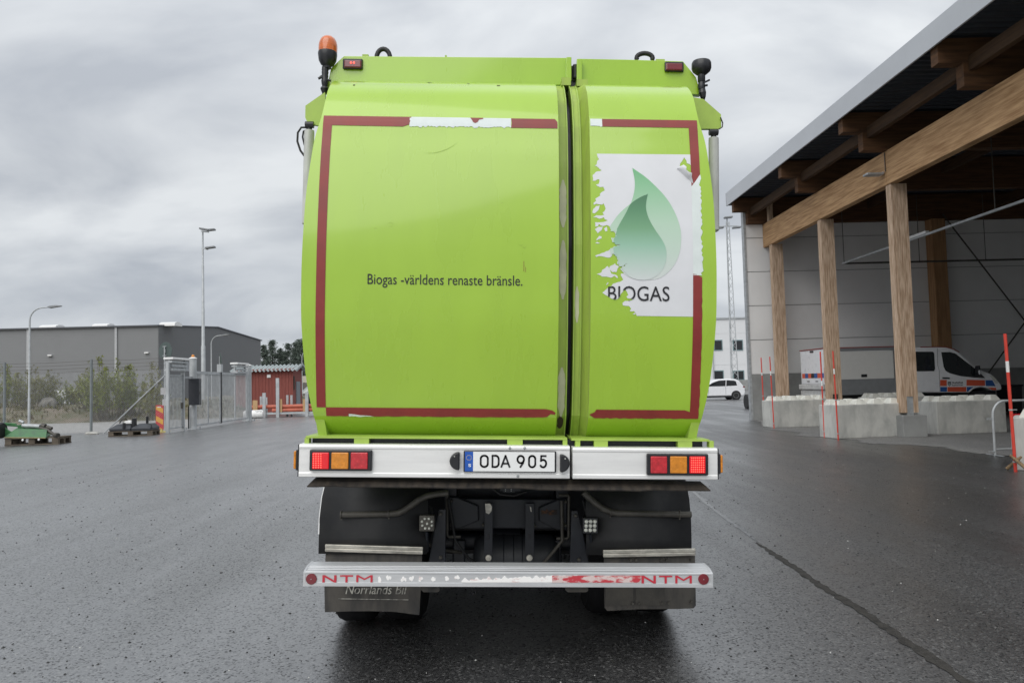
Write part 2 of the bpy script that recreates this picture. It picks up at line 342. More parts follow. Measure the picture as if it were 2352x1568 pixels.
k = len(L_); mb.add([(p.x, p.y, .003) for p in L_+R_], [(i, i+1, k+i+1, k+i) for i in range(k-1)])
struct('asphalt_seam', mb, SEAM)
for nm, cnt, lo_, hi_, mm, sd in (('dark_grit', 2600, .004, .011, mat('dark_grit', (.012, .012, .012), .6), 1), ('pale_grit', 420, .003, .007, mat('pale_grit', (.45, .45, .43), .7), 2)):
    rg = random.Random(sd); mb = MB()
    for _ in range(cnt):
        y = 2.2+rg.random()**1.8*16; x = rg.uniform(-.75, .75)*(y+1.0)+.2; s_ = rg.uniform(lo_, hi_)*(1+y*.05); a = rg.uniform(0, 6.28)
        vs = [(x+s_*math.cos(a+k*1.57+rg.uniform(-.4, .4))*rg.uniform(.6, 1.2), y+s_*math.sin(a+k*1.57)*rg.uniform(.6, 1.2), .0) for k in range(4)]
        mb.add(vs+[(x, y, s_*.7)], [(0, 1, 4), (1, 2, 4), (2, 3, 4), (3, 0, 4)])
    o = obj(nm, mb, mm); o['kind'] = 'stuff'; o['category'] = 'grit'; o['label'] = ('loose dark crumbs of asphalt' if sd == 1 else 'tiny pale stone chips') + ' scattered over the wet yard'
# gravel yard and weedy bank beyond the fence
mb = MB(); mb.quad((-60, 34.5, .004), (-14.2, 33.2, .004), (-14.2, 42, .004), (-15.5, 47, .004), (-60, 44, .004))
struct('gravel_yard', mb, GRAVEL)
from mathutils import noise as NZ
def bank_h(x, y):
    f = min(1, max(0, (y-(44.5+(x+30)*.14))/4.5)); f = f*f*(3-2*f)*min(1, max(0, (-15.5-x)/2.5))*min(1, max(0, (84-y)/4))
    return f*(.75 + .55*NZ.noise(Vector((x*.16, y*.16, 1))) + .28*NZ.noise(Vector((x*.7, y*.7, 4))) + .10*NZ.noise(Vector((x*2.1, y*2.1, 8))))-.02
mb = MB(); nx, ny = 130, 60; vs = []
for j in range(ny+1):
    for i in range(nx+1):
        x = -62+i*(47/nx); y = 41+(j/ny)**1.5*43; vs.append((x, y, bank_h(x, y)))
mb.add(vs, [(j*(nx+1)+i, j*(nx+1)+i+1, (j+1)*(nx+1)+i+1, (j+1)*(nx+1)+i) for j in range(ny) for i in range(nx)])
struct('earth_bank', mb, SOIL, smooth=80)
mb = MB(); rg = random.Random(5)
for _ in range(16000):
    y = 43.5+rg.random()**1.7*26; x = rg.uniform(-46, -16.5)
    if NZ.noise(Vector((x*.2, y*.25, 3))) + rg.uniform(-.25, .25) < -.02 or bank_h(x, y) < .05: continue
    h = rg.uniform(.08, .34); a = rg.uniform(0, 6.3); dx, dy = math.cos(a)*.05, math.sin(a)*.05; z = bank_h(x, y)-.02
    ox, oy = rg.uniform(-.1, .1), rg.uniform(-.1, .1)
    mb.add([(x-dx, y-dy, z), (x+dx, y+dy, z), (x+ox, y+oy, z+h)], [(0, 1, 2)])
o = obj('grass', mb, GRASSM); o['kind'] = 'stuff'; o['label'] = 'rough tufted grass on the earth bank behind the wire fence'; o['category'] = 'grass'

# ------------------------------------------------------------------ timber shelter
XB, WY = 10.47, 29.45
CY_ = [28.75, 24.35, 19.95, 15.55, 11.15, 6.75]
sh = thing('timber_shelter', 'tall open fronted shelter with glulam beams, timber columns and grey panelled end wall', 'building', (XB, 20, 0))
def S(name, mb, m, **k): return obj(name, mb, m, sh, **k)
mb = MB(); zs = [1.74, 3.07, 4.39, 5.71, 7.03, 8.5]
for a, b in zip(zs, zs[1:]): mb.box(9.80, 24, WY, WY+.2, a+.016, b-.016)
ew = S('end_wall', mb, PANEL); obj('panel_joint', MB().box(9.81, 24, WY+.03, WY+.19, 1.73, 8.5), JOINT, ew)
mb = MB().box(9.80, 24, WY-.02, WY+.22, 0, 1.73); S('wall_base', mb, CONC)
mb = MB().box(9.72, 9.80, WY-.03, WY+.23, 0, 8.45); S('corner_trim', mb, GALV)
mb = MB()
for a, b in zip(zs, zs[1:]): mb.box(24, 24.2, 3.8, WY+.2, a+.012, b-.012)
mb.box(24.02, 24.18, 3.8, WY+.2, 0, 8.5); S('back_wall', mb, PANEL)  # unseen wall added to keep the shelter interior dark
mb = MB().box(9.8, 24, 3.6, 3.79, 0, 8.5); S('unseen_near_wall', mb, PANEL)  # unseen end wall, placed to keep it out of the tailgate reflection
# longitudinal glulam beam in two lengths, joint over the third column
for a, b in ((19.97, 29.44), (3.8, 19.955)):
    mb = MB().box(XB, XB+.22, a, b, 6.64, 7.54); S('edge_beam', mb, WOODY, bevel=.006)
mb = MB().box(10.50, 10.66, WY-.68, WY-.48, 7.54, 8.3); S('wall_post', mb, WOODZ)
for i, y in enumerate(CY_):
    if i == 3: continue
    z0 = .62 if i > 0 else .5
    mb = MB()
    # lamellae of slightly different depth, notched round the steel shoe
    for k in range(7):
        a = XB+.03+k*.06; d = rnd.uniform(0, .006); z1 = 6.635
        zb = z0+(.42 if 2 <= k <= 4 else 0)
        mb.box(a, a+.0595, y-.13-d, y+.13+d, zb, z1)
    c = S('column', mb, WOODZ)
    mb = MB().box(XB+.155, XB+.325, y-.118, y+.118, .50, z0+.425); obj('steel_shoe', mb, STEELD if i == 1 else GALV, c)
    mb = MB().box(XB-.06, XB+.56, y-.30, y+.42, 0, .56); obj('plinth', mb, CONC, c, bevel=.012)
# stepped cross beams
for i, y in enumerate(CY_):
    mb = MB().prism([(9.30, 8.03), (9.30, 8.56), (24, 8.56), (24, 7.545), (9.82, 7.545), (9.82, 8.03)], 'y', y+(.45 if i == 0 else -.13), y+(.68 if i == 0 else .13))
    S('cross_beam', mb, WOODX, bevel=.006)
for a, b in zip(CY_, CY_[1:]):
    for x, z0 in ((9.93, 7.86), (14.5, 8.05), (19.5, 8.05)):
        y1 = a+(.448 if a == CY_[0] else -.132)
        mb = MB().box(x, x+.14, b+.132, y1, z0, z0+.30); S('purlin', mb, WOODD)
# corrugated roof deck, fascia
mb = MB(); y = 3.6; prof = []
while y < 29.75: prof += [(y, 8.60), (y+.09, 8.60), (y+.13, 8.66), (y+.22, 8.66)]; y += .26
prof = [p for p in prof if p[0] <= 29.75]
k = len(prof); mb.add([(9.26, a, b) for a, b in prof] + [(24.2, a, b) for a, b in prof], [(i, i+1, k+i+1, k+i) for i in range(k-1)])
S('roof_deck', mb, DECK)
mb = MB().box(9.25, 24.2, 3.6, 29.76, 8.70, 8.87); S('roof', mb, FASCIA)
mb = MB().box(9.20, 9.245, 3.6, 29.80, 8.38, 8.90); mb.box(9.20, 24.2, 29.765, 29.81, 8.40, 8.895); S('fascia', mb, FASCIA, bevel=.006)
mb = MB().box(9.75, 10.35, 28.9, 29.5, 8.88, 9.30); S('roof_cap', mb, GALV, bevel=.02)
# end wall column, bracing, hung lighting rails
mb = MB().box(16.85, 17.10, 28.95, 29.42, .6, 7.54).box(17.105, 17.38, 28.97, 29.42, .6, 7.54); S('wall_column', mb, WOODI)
def brace(p, q): mb = MB().tube([at(*p), at(*q)], .028, 8); S('brace_rod', mb, STEELD)
brace((2165, 492, 29.1), (2420, 822, 29.1)); brace((2262, 868, 29.1), (2430, 634, 29.1))
c0 = at(1936, 605, 27.0)
mb = MB().box(c0.x-.03, c0.x+.03, 4.2, 27, c0.z-.03, c0.z+.03); r1 = S('lighting_rail', mb, GALV)
mb = MB().box(c0.x, 24, 26.97, 27.03, c0.z-.03, c0.z+.03); r2 = S('lighting_rail', mb, STEELD)
for y in (26.9, 23.0, 18.6, 15.2, 11):
    mb = MB().tube([(c0.x, y, c0.z), (c0.x, y, 8.0)], .012, 6); obj('hanger_rod', mb, STEELD, r1)
for x in (15.2, 17.6, 20): mb = MB().tube([(x, 27, c0.z), (x, 27, 8.0)], .012, 6); obj('hanger_rod', mb, STEELD, r2)
for y in (22.2, 14.2): mb = MB().box(c0.x-.05, c0.x+.05, y-.6, y+.6, c0.z+.032, c0.z+.10); obj('strip_light', mb, WHITEP, r1)
mb = MB().box(XB-.06, XB, 20.03, 20.12, 6.95, 7.02).box(XB-.50, XB-.04, 19.98, 20.24, 6.93, 6.99)
S('floodlight', mb, GALV, bevel=.02)
mb = MB().tube([(XB-.02, 19.96, 7.5), (XB-.02, 19.96, 7.0)], .012, 6); S('lamp_cable', mb, STEELD)

# ------------------------------------------------------------------ concrete blocks, snow poles, barrier
def make_block(Lx=2.0, D=.82, Hh=.87):
    t = thing('concrete_block', 'x', 'concrete block', local=True, group='studded concrete blocks along the shelter')
    mb = MB().box(0, Lx, 0, D, 0, Hh); obj('block_body', mb, BLOCK, t, bevel=.02)
    mb = MB()
    for i in range(4):
        for j in range(2):
            cx, cy = (i+.5)*Lx/4, (j+.5)*D/2; a, b, h = .155, .085, .135
            vs = [(cx+sx*q, cy+sy*q, z) for q, z in ((a, Hh), (b, Hh+h)) for sx, sy in ((-1, -1), (1, -1), (1, 1), (-1, 1))]
            mb.add(vs, [(4, 5, 6, 7), (0, 1, 5, 4), (1, 2, 6, 5), (2, 3, 7, 6), (3, 0, 4, 7)])
    obj('studs', mb, STUD, t, bevel=.012)
    return t
def blk_at(px, py):
    p = gp(px, py); return p
proto = None
for (px, py, rz, lab) in [
        (1779, 982.6, R(7), 'weathered concrete block with two snow poles nearest the panelled end wall'),
        (1925, 1008, R(9.5), 'streaky concrete block with two snow poles in front of the near columns'),
        (2155, 998.2, R(6), 'grey concrete block just right of the column plinth, under the van cab'),
        (None, (12.25, 25.1), R(3), 'concrete block standing behind the others below the van box'),
        (2331, 1080, R(-37), 'pale concrete block cut by the right edge beside the wooden prop')]:
    p = gp(px, py) if px else Vector((*py, 0))
    if proto is None: proto = make_block(); proto['label'] = lab; proto.location = p; proto.rotation_euler.z = rz
    else: dup(proto, p, rz, lab)
def snow_pole(top, foot, lab, band, ty, r=.018):
    f = gp(*foot); t = at(top[0], top[1], ty if ty else f.y)
    e = thing('snow_pole', lab, 'snow pole', f, group='red snow marker poles')
    d = t-f
    def seg(a, b, m, nm): obj(nm, MB().tube([f+d*a, f+d*b], r, 10), m, e)
    a, b = band
    seg(0, a, SNOWRED, 'lower_shaft'); seg(a, b, WHITEP, 'white_band'); seg(b, 1, SNOWRED, 'upper_shaft')
    for q in (.10, .62): p = f+d*q*.72; obj('strap', MB().tube([p-Vector((0, 0, .012)), p+Vector((0, 0, .012))], r+.008, 10).box(p.x, p.x+.10, p.y-.004, p.y+.004, p.z-.008, p.z+.008), GALV, e)
snow_pole((1748, 821), (1756.5, 979.5), 'red snow pole on the left corner of the block nearest the end wall', (.74, .78), None)
snow_pole((1768, 819), (1778.0, 984), 'red snow pole on the right corner of the end face nearest the end wall', (.74, .80), None)
snow_pole((1884, 807.5), (1894, 1004.5), 'red snow pole at the left corner of the streaky block by the columns', (.60, .66), None)
snow_pole((1913, 806), (1925.5, 1010), 'red snow pole with bright white band in front of the second column', (.74, .80), None)
snow_pole((2308.3, 766.4), (2333, 1083), 'tall red snow pole with white band leaning before the steel barrier', (.72, .80), None, .026)
# crowd barrier
b0 = gp(2286, 1047)
br = thing('steel_barrier', 'galvanised crowd barrier with red and yellow board beside the right hand block', 'barrier', b0)
ux = Vector((1, .06, 0)).normalized(); zt = 1.06
def BP(u, z, v=0): return b0 + ux*u + Vector((0, v, z))
pts = [BP(0, 0), BP(0, .78)] + [BP(.26-.26*math.cos(a), .78+.28*math.sin(a)) for a in [R(15*k) for k in range(1, 7)]] + [BP(2.0, zt), BP(2.24, .80), BP(2.25, 0)]
obj('frame', MB().tube(pts, .024, 10), GALVP, br, smooth=40)
obj('lower_rail', MB().tube([BP(0, .13), BP(2.25, .13)], .018, 8), GALVP, br)
for k in range(1, 7): obj('upright', MB().tube([BP(k*.32+.04, .13), BP(k*.32+.04, zt-.02)], .013, 8), GALVP, br)
obj('foot', MB().beam(BP(0, .02, -.25), BP(0, .02, .25), .04, .012).beam(BP(-.12, .09), BP(0, .09), .05, .012), GALV, br)
obj('foot', MB().beam(BP(2.25, .02, -.25), BP(2.25, .02, .25), .04, .012), GALV, br)
obj('hook', MB().box(b0.x-.12, b0.x, b0.y-.01, b0.y+.01, .70, .74), GALV, br)
bd = obj('board', MB().beam(BP(.34, .71, -.04), BP(2.1, .71, -.04), .012, .19), SIGNRED, br)
for k in range(2): obj('board_stripe', MB().beam(BP(.90+k*.75, .71, -.047), BP(1.25+k*.75, .71, -.047), .008, .188), SIGNYEL, bd)
w0 = gp(2330, 1080)
st = thing('wooden_prop', 'crossed rough wooden sticks propping the red pole by the right hand block', 'wooden prop', w0)
obj('stick', MB().tube([gp(2312, 1080)+Vector((0, 0, .025)), at(2346, 1048, w0.y-.05)], [.028, .024], 8), STICKW, st, smooth=50)
obj('stick', MB().tube([at(2322, 1046, w0.y-.1), gp(2362, 1090)+Vector((0, -.1, .025))], [.024, .03], 8), STICKW, st, smooth=50)

# ------------------------------------------------------------------ refuse truck
DT, TILT = 4.48, 0.0346
bc = at(1168, 1060, DT)
TX = bc.x - bc.z*math.sin(TILT)
truck = thing('refuse_truck', 'lime green refuse truck seen from behind with peeling red tape frame and torn biogas sticker', 'refuse truck', (TX, DT, 0), local=True)
truck.rotation_euler = (0, TILT, 0)
def TL(px, py, d):
    P = at(px, py, DT+d); x, z = P.x-TX, P.z; c, s = math.cos(TILT), math.sin(TILT)
    return (x*c - z*s, x*s + z*c)
def T3(px, py, d): u, v = TL(px, py, d); return (u, d, v)
def TB(mb, x0, y0, x1, y1, d0, d1):           # box from photo rectangle at depth d0, reaching back to d1
    a, b = TL(x0, y0, d0); c, e = TL(x1, y1, d0); return mb.box(min(a, c), max(a, c), d0, d1, min(b, e), max(b, e))
def P(name, mb, m, par=None, **k): return obj(name, mb, m, par or truck, **k)
# tail profile: height, depth behind the bumper plane, half width
PR = [(1.29, .345, 1.138), (1.31, .30, 1.14), (1.345, .24, 1.145), (1.40, .175, 1.152), (1.457, .13, 1.161), (1.66, .085, 1.195), (1.98, .04, 1.22), (2.234, .03, 1.225),
      (2.464, .03, 1.2226), (2.768, .05, 1.213), (3.013, .08, 1.192), (3.137, .105, 1.178), (3.254, .13, 1.152), (3.364, .18, 1.144), (3.46, .24, 1.142), (3.53, .315, 1.14),
      (3.585, .40, 1.138), (3.62, .50, 1.137), (3.64, .62, 1.136)]
def interp(z, k):
    z = max(PR[0][0], min(PR[-1][0], z))
    for i in range(len(PR)-1):
        if PR[i][0] <= z <= PR[i+1][0]: break
    p0, p1, p2, p3 = PR[max(i-1, 0)], PR[i], PR[i+1], PR[min(i+2, len(PR)-1)]
    h = p2[0]-p1[0]; t = (z-p1[0])/h
    m1 = (p2[k]-p0[k])/(p2[0]-p0[0]); m2 = (p3[k]-p1[k])/(p3[0]-p1[0])
    return (2*t**3-3*t*t+1)*p1[k] + (t**3-2*t*t+t)*h*m1 + (3*t*t-2*t**3)*p2[k] + (t**3-t*t)*h*m2
def prof(z): return interp(z, 1)
def hw(z): return interp(z, 2)
ZS = []
for (a, _, _), (b, _, _) in zip(PR, PR[1:]):
    k = max(2, int((b-a)/.03)); ZS += [a+(b-a)*t/k for t in range(k)]
ZS.append(PR[-1][0])
SL, SR_ = .288, .477                          # inner ends of the two door panels
def sheet(name, xf0, xf1, nx=10):
    mb = MB(); vs = []; n = len(ZS)
    for z in ZS:
        a, b = xf0(z), xf1(z); vs += [(a+(b-a)*i/nx, prof(z), z) for i in range(nx+1)]
    fs = [(j*(nx+1)+i, j*(nx+1)+i+1, (j+1)*(nx+1)+i+1, (j+1)*(nx+1)+i) for j in range(n-1) for i in range(nx)]
    return mb.add(vs, fs)
CH = [(1.29, .37), (1.45, .24), (1.66, .195), (2.0, .155), (2.5, .145), (3.0, .19), (3.25, .245), (3.45, .34), (3.58, .47), (3.66, .60)]
def chp(z):
    for (a, b), (c, d) in zip(CH, CH[1:]):
        if a <= z <= c: return b+(d-b)*(z-a)/(c-a)
    return CH[-1][1]
doorL = P('tailgate_panel', sheet('l', lambda z: -hw(z), lambda z: SL), GREEN, smooth=60)
doorR = P('tailgate_panel', sheet('r', lambda z: SR_, lambda z: hw(z)), GREEN, smooth=60)
def wall(x, x2):                               # inner flank of a panel, running back to the recessed channel
    mb = MB(); vs = []
    for z in ZS: vs += [(x, prof(z), z), (x2, max(chp(z), prof(z)+.05)+.01, z)]
    return mb.add(vs, [(2*i, 2*i+1, 2*i+3, 2*i+2) for i in range(len(ZS)-1)])
P('panel_flank', wall(SL, SL-.004), CHANNEL, doorL); P('panel_flank', wall(SR_, .436), CHANNEL, doorR)
def strip(x0, x1, eps=0.0, z0=1.29, z1=3.64):
    mb = MB(); vs = []; zz = [z for z in ZS if z0 <= z <= z1]
    for z in zz: vs += [(x0, chp(z)-eps, z), (x1, chp(z)-eps, z), (x1, chp(z)+.12, z), (x0, chp(z)+.12, z)]
    fs = []
    for i in range(len(zz)-1):
        for j in range(4): fs.append((4*i+j, 4*i+(j+1) % 4, 4*i+4+(j+1) % 4, 4*i+4+j))
    fs += [(0, 1, 2, 3), tuple(4*(len(zz)-1)+j for j in (3, 2, 1, 0))]
    return mb.add(vs, fs)
chL = P('channel_rail', strip(SL-.01, .352), CHANNEL); chR = P('channel_rail', strip(.386, .45), CHANNEL)
P('channel_lip', strip(.428, .434, .012), GREEN2, chR)
P('channel_lip', strip(.346, .353, .02), GREEN2, chL)
P('gap_seal', strip(.352, .386, -.14), BLACKP)
P('gap_edge', strip(.386, .392, .02), GREEN2, chR)
def blotch(cx, z0, z1, wd, seed, m, par, x_lo, x_hi, d):  # ragged worn patch on a channel face
    q = random.Random(seed); a, b = [], []; k = max(5, int((z1-z0)/.02))
    for i in range(k+1):
        z = z0+(z1-z0)*i/k; t = min(1, 4*min(i, k-i)/k+.25)
        a.append((max(x_lo, cx-wd*t*q.uniform(.75, 1.0)), z)); b.append((min(x_hi, cx+wd*t*q.uniform(.75, 1.05)), z))
    mb = MB(); vs = [(x, d(z)-.003, z) for x, z in a]+[(x, d(z)-.003, z) for x, z in b]; n = len(a)
    mb.add(vs, [(i, n+i, n+i+1, i+1) for i in range(n-1)]); return P('worn_patch', mb, m, par)
for (z0, z1, s) in ((2.60, 2.90, 1), (2.16, 2.52, 2), (1.45, 1.75, 4)): blotch(.322, z0, z1, .024, s, PRIMER, chL, SL+.006, .345, chp)
blotch(.408, 2.02, 2.24, .014, 3, PRIMER, chR, .394, .4285, chp)
blotch(.318, 1.375, 1.45, .02, 6, RUST, chL, SL+.006, .339, lambda z: chp(z)-.002)
mb = MB(); q = random.Random(9); vs = []; zz = [z for z in ZS if 1.34 < z < 2.75]
for z in zz: vs += [(SR_-.003, prof(z)+.006, z), (SR_-.003, prof(z)+.03+.03*q.random()+.05*max(0, NZ.noise(Vector((z*3, 2, 1)))), z)]
P('worn_edge', mb.add(vs, [(2*i, 2*i+1, 2*i+3, 2*i+2) for i in range(len(zz)-1)]), PRIMER, doorR)
# conforming decals --------------------------------------------------------
def conform(polys, eps, clip=None, cell=None, holes=()):
    bm = bmesh.new(); es = []
    for poly in list(polys)+list(holes):
        vs = [bm.verts.new((x, 0, z)) for x, z in poly]
        es += [bm.edges.new((vs[i], vs[(i+1) % len(vs)])) for i in range(len(vs))]
    bmesh.ops.triangle_fill(bm, use_beauty=True, use_dissolve=False, edges=es, normal=(0, -1, 0))
    return finish(bm, eps, clip, cell)
def finish(bm, eps, clip=None, cell=None):
    zz = [v.co.z for v in bm.verts]; z0, z1 = min(zz), max(zz); st = cell or .03; k = int((z1-z0)/st)
    for i in range(1, k+1):
        bmesh.ops.bisect_plane(bm, geom=bm.verts[:]+bm.edges[:]+bm.faces[:], plane_co=(0, 0, z0+i*st), plane_no=(0, 0, 1))
    if cell:
        xx = [v.co.x for v in bm.verts]; x0, x1 = min(xx), max(xx)
        for i in range(1, int((x1-x0)/st)+1):
            bmesh.ops.bisect_plane(bm, geom=bm.verts[:]+bm.edges[:]+bm.faces[:], plane_co=(x0+i*st, 0, 0), plane_no=(1, 0, 0))
    mb = MB(); idx = {}
    for v in bm.verts: idx[v] = len(mb.v); mb.v.append(Vector((v.co.x, prof(v.co.z)-eps, v.co.z)))
    for f in bm.faces:
        c = f.calc_center_median()
        if clip and not clip((c.x, c.z)): continue
        mb.f.append(tuple(idx[v] for v in f.verts))
    bm.free(); return mb
def rag(pts, amp, step, seed, closed=True):    # add torn irregularity along a polyline
    q = random.Random(seed); o = []; n = len(pts)
    for i in range(n if closed else n-1):
        a, b = pts[i], pts[(i+1) % n]; l = math.hypot(b[0]-a[0], b[1]-a[1]); k = max(1, int(l/step))
        for t in range(k):
            j = amp if t else 0
            o.append((a[0]+(b[0]-a[0])*t/k+q.uniform(-j, j), a[1]+(b[1]-a[1])*t/k+q.uniform(-j, j)))
    if not closed: o.append(pts[-1])
    return o
def DP(pts, d=.04): return [TL(px, py, d) for px, py in pts]
def decal(name, pts, m, par, eps=.002, d=.04, ragged=0, seed=1, label=None):
    pl = DP(pts, d)
    if ragged: pl = rag(pl, ragged, .02, seed)
    o = P(name, conform([pl], eps), m, par)
    if label: o['label'] = label
    return o
# red border tape
dt = prof(3.24); db = prof(1.5)
xo, xi = 1.138, 1.084
zT = TL(745, 265, dt)[1]; zTb = TL(762, 289, dt)[1]; zB = TL(735, 955, db)[1]; zBt = TL(752, 935, db)[1]
zTr = TL(1610, 276, dt)[1]; zTrb = TL(1590, 295, dt)[1]; zBr = TL(1603, 962, db)[1]; zBrt = TL(1585, 942, db)[1]
def rect(x0, z0, x1, z1): return [(x0, z0), (x1, z0), (x1, z1), (x0, z1)]
def jag(x0, z0, x1, z1, n, amp, seed):         # points from (x0,z0) to (x1,z1) with random notches
    q = random.Random(seed); o = []
    for i in range(n+1):
        t = i/n; j = q.uniform(-amp, amp) if 0 < i < n else 0
        dx, dz = x1-x0, z1-z0; l = math.hypot(dx, dz); o.append((x0+dx*t - dz/l*j, z0+dz*t + dx/l*j))
    return o
tapes = []
def tape(poly, m, par, eps=.0024): o = P('border_tape', conform([poly], eps), m, par); return o
X = lambda px, y: TL(px, y, dt)[0]
xa, xb, xc_ = X(945, 270), X(1174, 272), SL-.006
tape(rect(-xo, zBt, -xi, zT), TAPE, doorL)
tape([(-xi, zTb), (xa-.05, zTb-.002), (xa-.012, zTb+.012), (xa, zT), (-xi, zT)], TAPE, doorL)
o = tape(jag(xa-.01, zTb, xb, zTb, 60, .007, 3)+jag(xb, zT, xa-.01, zT, 4, 0, 4), TAPEW, doorL); o['label'] = 'torn white tape backing on the upper border'
tape([(xb, zTb), (xb+.004, zTb+.03), (xb, zT), (xc_-.016, zT), (xc_, zT-.02), (xc_, zTb)] , TAPE, doorL)
xr0, xr1 = X(1080, 272), X(1110, 272)
tape([(xr0, zT), (xr0+.01, zT-.014), (xr0+.018, zT-.03), (xr0+.03, zT-.037), (xr0+.045, zT-.03), (xr0+.055, zT-.012), (xr1, zT-.008), (xr1, zT)], TAPE, doorL, .0035)
xbl = SL-.008
lower = jag(-xi, zB, xbl-.05, zB, 50, .002, 7)
tape([(-xi, zB)]+[(x, z) for x, z in lower[1:-1]]+[(xbl-.05, zB+.004), (xbl-.03, zB+.022), (xbl-.004, zB+.018), (xbl, zB+.03), (xbl-.02, zBt-.008), (xbl-.06, zBt), (-xi, zBt)], TAPE, doorL)
o = tape(jag(-.95, zB-.002, -.80, zB-.002, 8, .002, 2)+[(-.83, zB+.004), (-.88, zB+.006), (-.92, zB+.012), (-.95, zB+.014)], TAPEW, doorL, .0035); o['label'] = 'white chip torn from the lower border tape'
xw = X(1383, 280); x0 = SR_+.006
o = tape(jag(x0, zTrb+.004, xw, zTrb, 8, .003, 5)+[(xw, zTr), (x0, zTr)], TAPEW, doorR); o['label'] = 'white tape backing stub beside the slot'
tape([(xw, zTrb), (xi, zTrb), (xi, zTr), (xw, zTr)], TAPE, doorR)
za, zb_ = TL(1615, 415, .09)[1], TL(1615, 633, .04)[1]
tape([(xi, za-.045), (xi+.02, za-.02), (xi+.035, za+.002), (xo, za+.03), (xo, zTr), (xi, zTr)], TAPE, doorR)
o = tape([(xi, zb_), (xi, za-.045), (xi+.02, za-.02), (xi+.035, za+.002), (xo, za+.03)]+jag(xo, za+.03, xo, zb_, 46, .008, 6), TAPEW, doorR); o['label'] = 'torn white tape backing down the right border'
tape([(xi, zBr), (xo, zBr)]+jag(xo, zBr, xo, zb_-.012, 30, .002, 8)+[(xi+.02, zb_+.006), (xi, zb_+.008)], TAPE, doorR)
tape([(x0, zBr+.02), (x0+.03, zBr)]+jag(x0+.03, zBr, xi, zBr, 30, .0025, 9)+[(xi, zBrt-.01), (xi-.03, zBrt), (x0+.04, zBrt), (x0+.03, zBrt-.016), (x0, zBrt-.03)], TAPE, doorR)
# slogan
def letters(s, px0, px1, pz0, pz1, d, eps, **k):
    (a, b), (c, e) = TL(px0, pz1, d), TL(px1, pz0, d); vs, fs = text_geo(s, a, c, b, e, **k)
    bm = bmesh.new(); bv = [bm.verts.new((u, 0, v)) for u, v in vs]
    for f in fs:
        try: bm.faces.new([bv[i] for i in f])
        except ValueError: pass
    return bm
bm = letters('Biogas -världens renaste bränsle.', 844, 1200, 633, 660, .03, .002, off=.001); P('slogan', finish(bm, .0025), INK, doorL)
# sticker
A_ = lambda X_, Y_: (1330+X_/7.68, 326.7+Y_/7.68)
B_ = lambda X_, Y_: (1330+X_/6.891, 513.3+Y_/6.891)
ea = [(325,175),(335,215),(345,250),(365,280),(330,310),(325,340),(318,380),(280,395),(345,430),(375,465),(405,480),(300,515),(245,570),(245,675),(290,675),(325,650),(362,648),
      (362,690),(350,730),(300,745),(320,765),(370,790),(430,785),(455,850),(400,880),(365,915),(375,940),(340,965),(285,1000),(300,1035),(250,1080),(262,1108),(300,1090),(355,1102),(405,1105),(430,1080),
      (455,1140),(465,1180),(440,1230),(410,1245),(435,1290),(300,1295),(235,1335),(300,1332),(350,1360),(430,1330),(450,1370),(500,1385),(430,1415),(370,1422),(275,1420),(280,1500),(330,1490),(345,1450),(420,1490),(480,1470),(530,1490)]
eb = [(480,70),(500,120),(560,150),(575,190),(575,220),(540,240),(500,235),(525,310),(540,290),(580,350),(640,350),(530,385),(525,400),(480,420),(385,470),(345,480),(245,520),(270,540),(300,525),(380,535),(440,550),(480,550),(520,490),
      (560,500),(600,545),(600,640),(630,690),(655,690),(705,670),(735,640),(740,655),(705,690),(650,720),(690,780),(700,800),(655,800),(650,830),(690,900),(640,930),(530,960),(500,1000),(440,1030),(360,1100),(440,1150),(520,1200),(570,1210),(620,1190),(640,1150),(700,1060),
      (720,1050),(750,1090),(770,1140),(740,1160),(760,1190),(830,1210),(890,1170),(830,1222),(720,1230),(680,1260),(685,1300),(780,1310),(800,1330),(815,1350),(795,1390),(860,1390),(890,1420),(905,1465)]
ec = [(1795,1478),(1806,900),(1812,100)]
ed = [(2022,640),(1990,610),(1990,530),(1930,530),(1885,490),(1895,440),(1845,400),(1790,405),(1800,360),(1830,320),(1850,290),(1875,245),(1915,310),(1920,350),(1970,370),(1990,400),(2018,430),(2018,190)]
ST = rag(DP([A_(*p) for p in ea]+[B_(*p) for p in eb], .05), .003, .012, 4, False) + DP([B_(*p) for p in ec]+[A_(*p) for p in ed], .05)
stk = P('sticker', conform([ST], .0015), STICK, doorR)
for isl in ([(560,640),(620,700),(600,720),(580,780),(520,780),(490,750),(470,700)], [(440,680),(400,720),(355,745),(350,775),(270,810),(330,830),(400,850),(500,865),(550,835),(600,875),(605,850),(560,815),(500,800),(480,740)],
            [(245,100),(300,60),(370,60),(345,120),(290,165),(275,140)], [(390,90),(430,60),(440,130),(410,135)], [(265,270),(310,205),(350,215),(350,245),(300,260),(270,280)], [(248,320),(280,302),(325,322),(290,328)], [(420,975),(450,935),(458,950),(430,980)],
            [(840,1435),(880,1415),(893,1430),(870,1445)]):
    P('sticker_scrap', conform([rag(DP([B_(*p) for p in isl], .05), .003, .01, 2)], .0015), STICK, doorR)
P('sticker_scrap', conform([rag(DP([A_(*p) for p in [(235,1255),(250,1180),(300,1130),(360,1120),(345,1190),(300,1240),(270,1262)]], .05), .003, .01, 2)], .0015), STICK, doorR)
mb = MB(); fl = [A_(*p) for p in [(1740,458),(1790,420),(1845,398),(1890,440),(1885,490),(1930,530),(1990,545),(1990,610),(2025,735)]]
vs = [];  base = [A_(1740+(2025-1740)*t, 458+(735-458)*t) for t in [i/8 for i in range(9)]]
